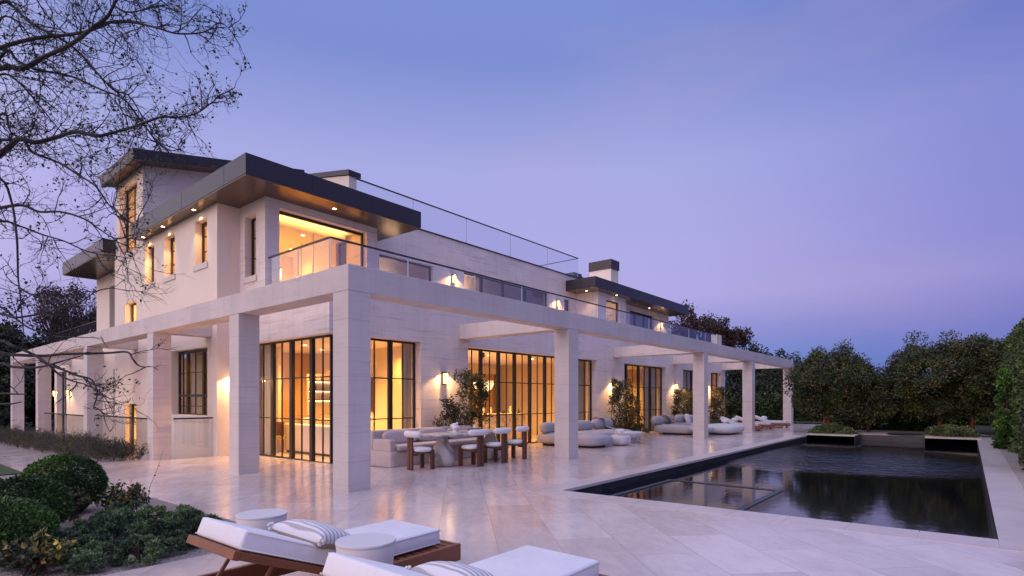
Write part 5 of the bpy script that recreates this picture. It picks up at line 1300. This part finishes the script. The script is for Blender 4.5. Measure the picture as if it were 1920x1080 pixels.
# main limbs: (start radius, end radius, depth at start, depth at end, way points in the view, twig level)
LIMBS = [
 (.034, .010, 6.0, 5.0, [(-330, 330), (-150, 170), (0, 128), (43, 128), (83, 107), (133, 83), (173, 53), (200, 33), (213, 10), (235, -30)], 1.0),
 (.026, .003, 6.0, 5.2, [(-330, 330), (-150, 150), (0, 90), (67, 72), (120, 66), (167, 58), (200, 43), (247, 42), (293, 52), (333, 63), (383, 60), (413, 42), (440, 66)], 1.25),
 (.022, .003, 6.0, 5.6, [(-320, 260), (-120, 40), (0, 5), (22, 10), (60, 45), (110, 70), (150, 100), (185, 140), (215, 170), (240, 178), (262, 210), (275, 240), (295, 268)], 1.1),
 (.036, .003, 6.0, 4.8, [(-340, 520), (-120, 380), (0, 290), (20, 273), (37, 260), (67, 267), (107, 257), (143, 247), (180, 255), (207, 250), (253, 237), (300, 220), (333, 220), (367, 213), (390, 198), (412, 180)], 1.25),
 (.020, .003, 6.0, 5.4, [(-340, 480), (-100, 330), (0, 108), (33, 115), (67, 130), (133, 143), (187, 167), (233, 187), (267, 230), (290, 262), (310, 280)], 1.1),
 (.016, .003, 6.0, 5.6, [(-330, 430), (-60, 180), (0, 140), (30, 150), (55, 175), (80, 205), (100, 230), (118, 250), (150, 275)], .8),
 (.020, .003, 6.1, 5.1, [(-345, 560), (-80, 300), (33, 262), (60, 285), (110, 305), (150, 330), (180, 350), (205, 385), (230, 405), (262, 430)], 1.2),
 (.022, .003, 6.1, 5.0, [(-350, 600), (-80, 410), (0, 390), (43, 385), (73, 397), (113, 397), (157, 410), (187, 430), (217, 447), (250, 440)], 1.2),
 (.016, .003, 6.1, 5.5, [(-350, 620), (-60, 440), (0, 415), (40, 425), (80, 440), (120, 452), (160, 470), (200, 480), (235, 492)], 1.0),
 (.016, .004, 5.8, 5.3, [(-345, 500), (-60, 350), (0, 335), (22, 380), (31, 440), (33, 480), (34, 522), (37, 543), (40, 580), (43, 610), (44, 640)], .4),
 (.012, .003, 5.4, 5.0, [(36, 540), (50, 548), (67, 555), (90, 562), (105, 568)], .6),
 (.018, .004, 6.0, 5.0, [(-350, 660), (-60, 590), (0, 588), (25, 595), (50, 593), (75, 588), (117, 578), (150, 567), (180, 545)], .5),
 (.024, .004, 6.1, 4.6, [(-350, 700), (-60, 655), (0, 640), (22, 648), (45, 657), (67, 667), (93, 685), (108, 700), (132, 713), (158, 720), (176, 728)], .7),
 (.022, .004, 6.1, 4.6, [(-350, 700), (-60, 655), (0, 663), (42, 666), (83, 667), (117, 664), (158, 663), (200, 662), (238, 660), (248, 672), (258, 684), (270, 688), (281, 687)], .55),
 (.022, .005, 6.1, 4.7, [(-350, 720), (-60, 690), (0, 682), (25, 688), (67, 689), (92, 684), (117, 677), (150, 668)], .4),
 (.016, .003, 6.0, 4.8, [(-350, 640), (-60, 560), (0, 575), (33, 600), (55, 615), (80, 623), (107, 631), (142, 632), (188, 634)], .6),
 (.012, .002, 4.7, 4.5, [(92, 684), (120, 694), (148, 705), (172, 712), (182, 735), (180, 750), (176, 766), (192, 768), (204, 765)], .5),
 (.016, .005, 6.0, 5.0, [(-350, 760), (-60, 745), (0, 738), (28, 739), (50, 739)], .15),
 (.014, .005, 6.0, 5.0, [(-350, 780), (-60, 768), (0, 758), (22, 757), (40, 754)], .15),
 (.020, .003, 6.0, 5.7, [(-330, 430), (-100, 300), (0, 215), (15, 235), (22, 262), (10, 290)], .8),
 (.014, .003, 6.0, 5.8, [(-300, 100), (-60, -20), (40, -30), (85, 25), (120, 60), (150, 75)], 1.0),
 (.014, .003, 6.0, 5.8, [(-300, 100), (-40, 60), (10, 30), (50, 60), (70, 120), (75, 180), (60, 230)], .9),
 (.012, .003, 6.0, 5.8, [(213, 10), (235, 22), (262, 20), (290, 8), (310, -6)], 1.0),
]
nb_ = 0
def twig(p, d, L, r, lvl, dens):
    """a crooked shoot that forks; thin shoots carry small tufts of leaf"""
    n_ = 5; pts = [p]; q = p.copy(); dd = d.copy()
    for i in range(n_):
        dd = (dd+Vector((rnd.gauss(0, .22), rnd.gauss(0, .22), rnd.gauss(0, .20)))).normalized(); q = q+dd*L/n_; pts.append(q.copy())
    tube(bmt, pts, [r*(1-.75*i/n_) for i in range(n_+1)], 4 if lvl < 2 else 3)
    if lvl < 3:
        k = rnd.randint(2, 4) if lvl < 2 else rnd.randint(1, 3)
        for j in range(k):
            i = rnd.randint(1, n_); nd = (dd*.8+sph(rnd)*.75+UP*.08).normalized()
            twig(pts[i], nd, L*rnd.uniform(.45, .75), r*.6, lvl+1, dens)
    if lvl >= 2 and rnd.random() < .13*dens:
        for j in range(rnd.randint(2, 6)): lp.append((pts[-1]+sph(rnd)*.035, dd))
for li, (r0, r1, d0, d1, W_, dens) in enumerate(LIMBS):
    n_ = len(W_); P_ = []
    for i, (x_, y_) in enumerate(W_):
        u = i/(n_-1); P_.append(rel(at(x_, y_, d0+(d1-d0)*u+(.10*math.sin(i*1.9+li) if i > 2 else 0))))
    # smooth (Catmull-Rom)
    S_ = []
    for i in range(n_-1):
        a_, b_, c_, d_ = P_[max(0, i-1)], P_[i], P_[i+1], P_[min(n_-1, i+2)]
        for k in range(4):
            u = k/4; S_.append(.5*((2*b_)+(c_-a_)*u+(2*a_-5*b_+4*c_-d_)*u*u+(3*b_-3*c_+d_-a_)*u**3))
    S_.append(P_[-1]); m_ = len(S_)
    bmt = BM(); tube(bmt, S_, [max(.0028, r0+(r1-r0)*(i/(m_-1))**.8) for i in range(m_)], 8)
    for i in range(6, m_):
        if S_[i].dot(Vector((0, 0, 0))) is None: continue
        loc = S_[i]+T0-CAM; sx_ = 960+1034*loc.dot(RT)/loc.dot(FW)
        if sx_ < -60: continue
        if rnd.random() < ((.50 if li in (6, 7, 8) else .84)*dens if li < 10 or li > 18 else .30*dens):
            d = (S_[i]-S_[i-1]).normalized(); sd = (d*.55+sph(rnd)*.8+UP*.05).normalized()
            twig(S_[i], sd, rnd.uniform(.20, .56)*min(1, .5+dens*.5)*(1 if sx_ < 330 else .6), .006, 0 if rnd.random() < .55 else 1, dens)
    if li not in (9, 11, 17, 18):
        twig(S_[-1], (S_[-1]-S_[-3]).normalized(), .16, .004, 1, dens)
    obj('limb', bmt, 'greybark', t)
leaves('leaf_tufts', lp, .030, 'leaf_tip', t, .6, 0, .4, 301)
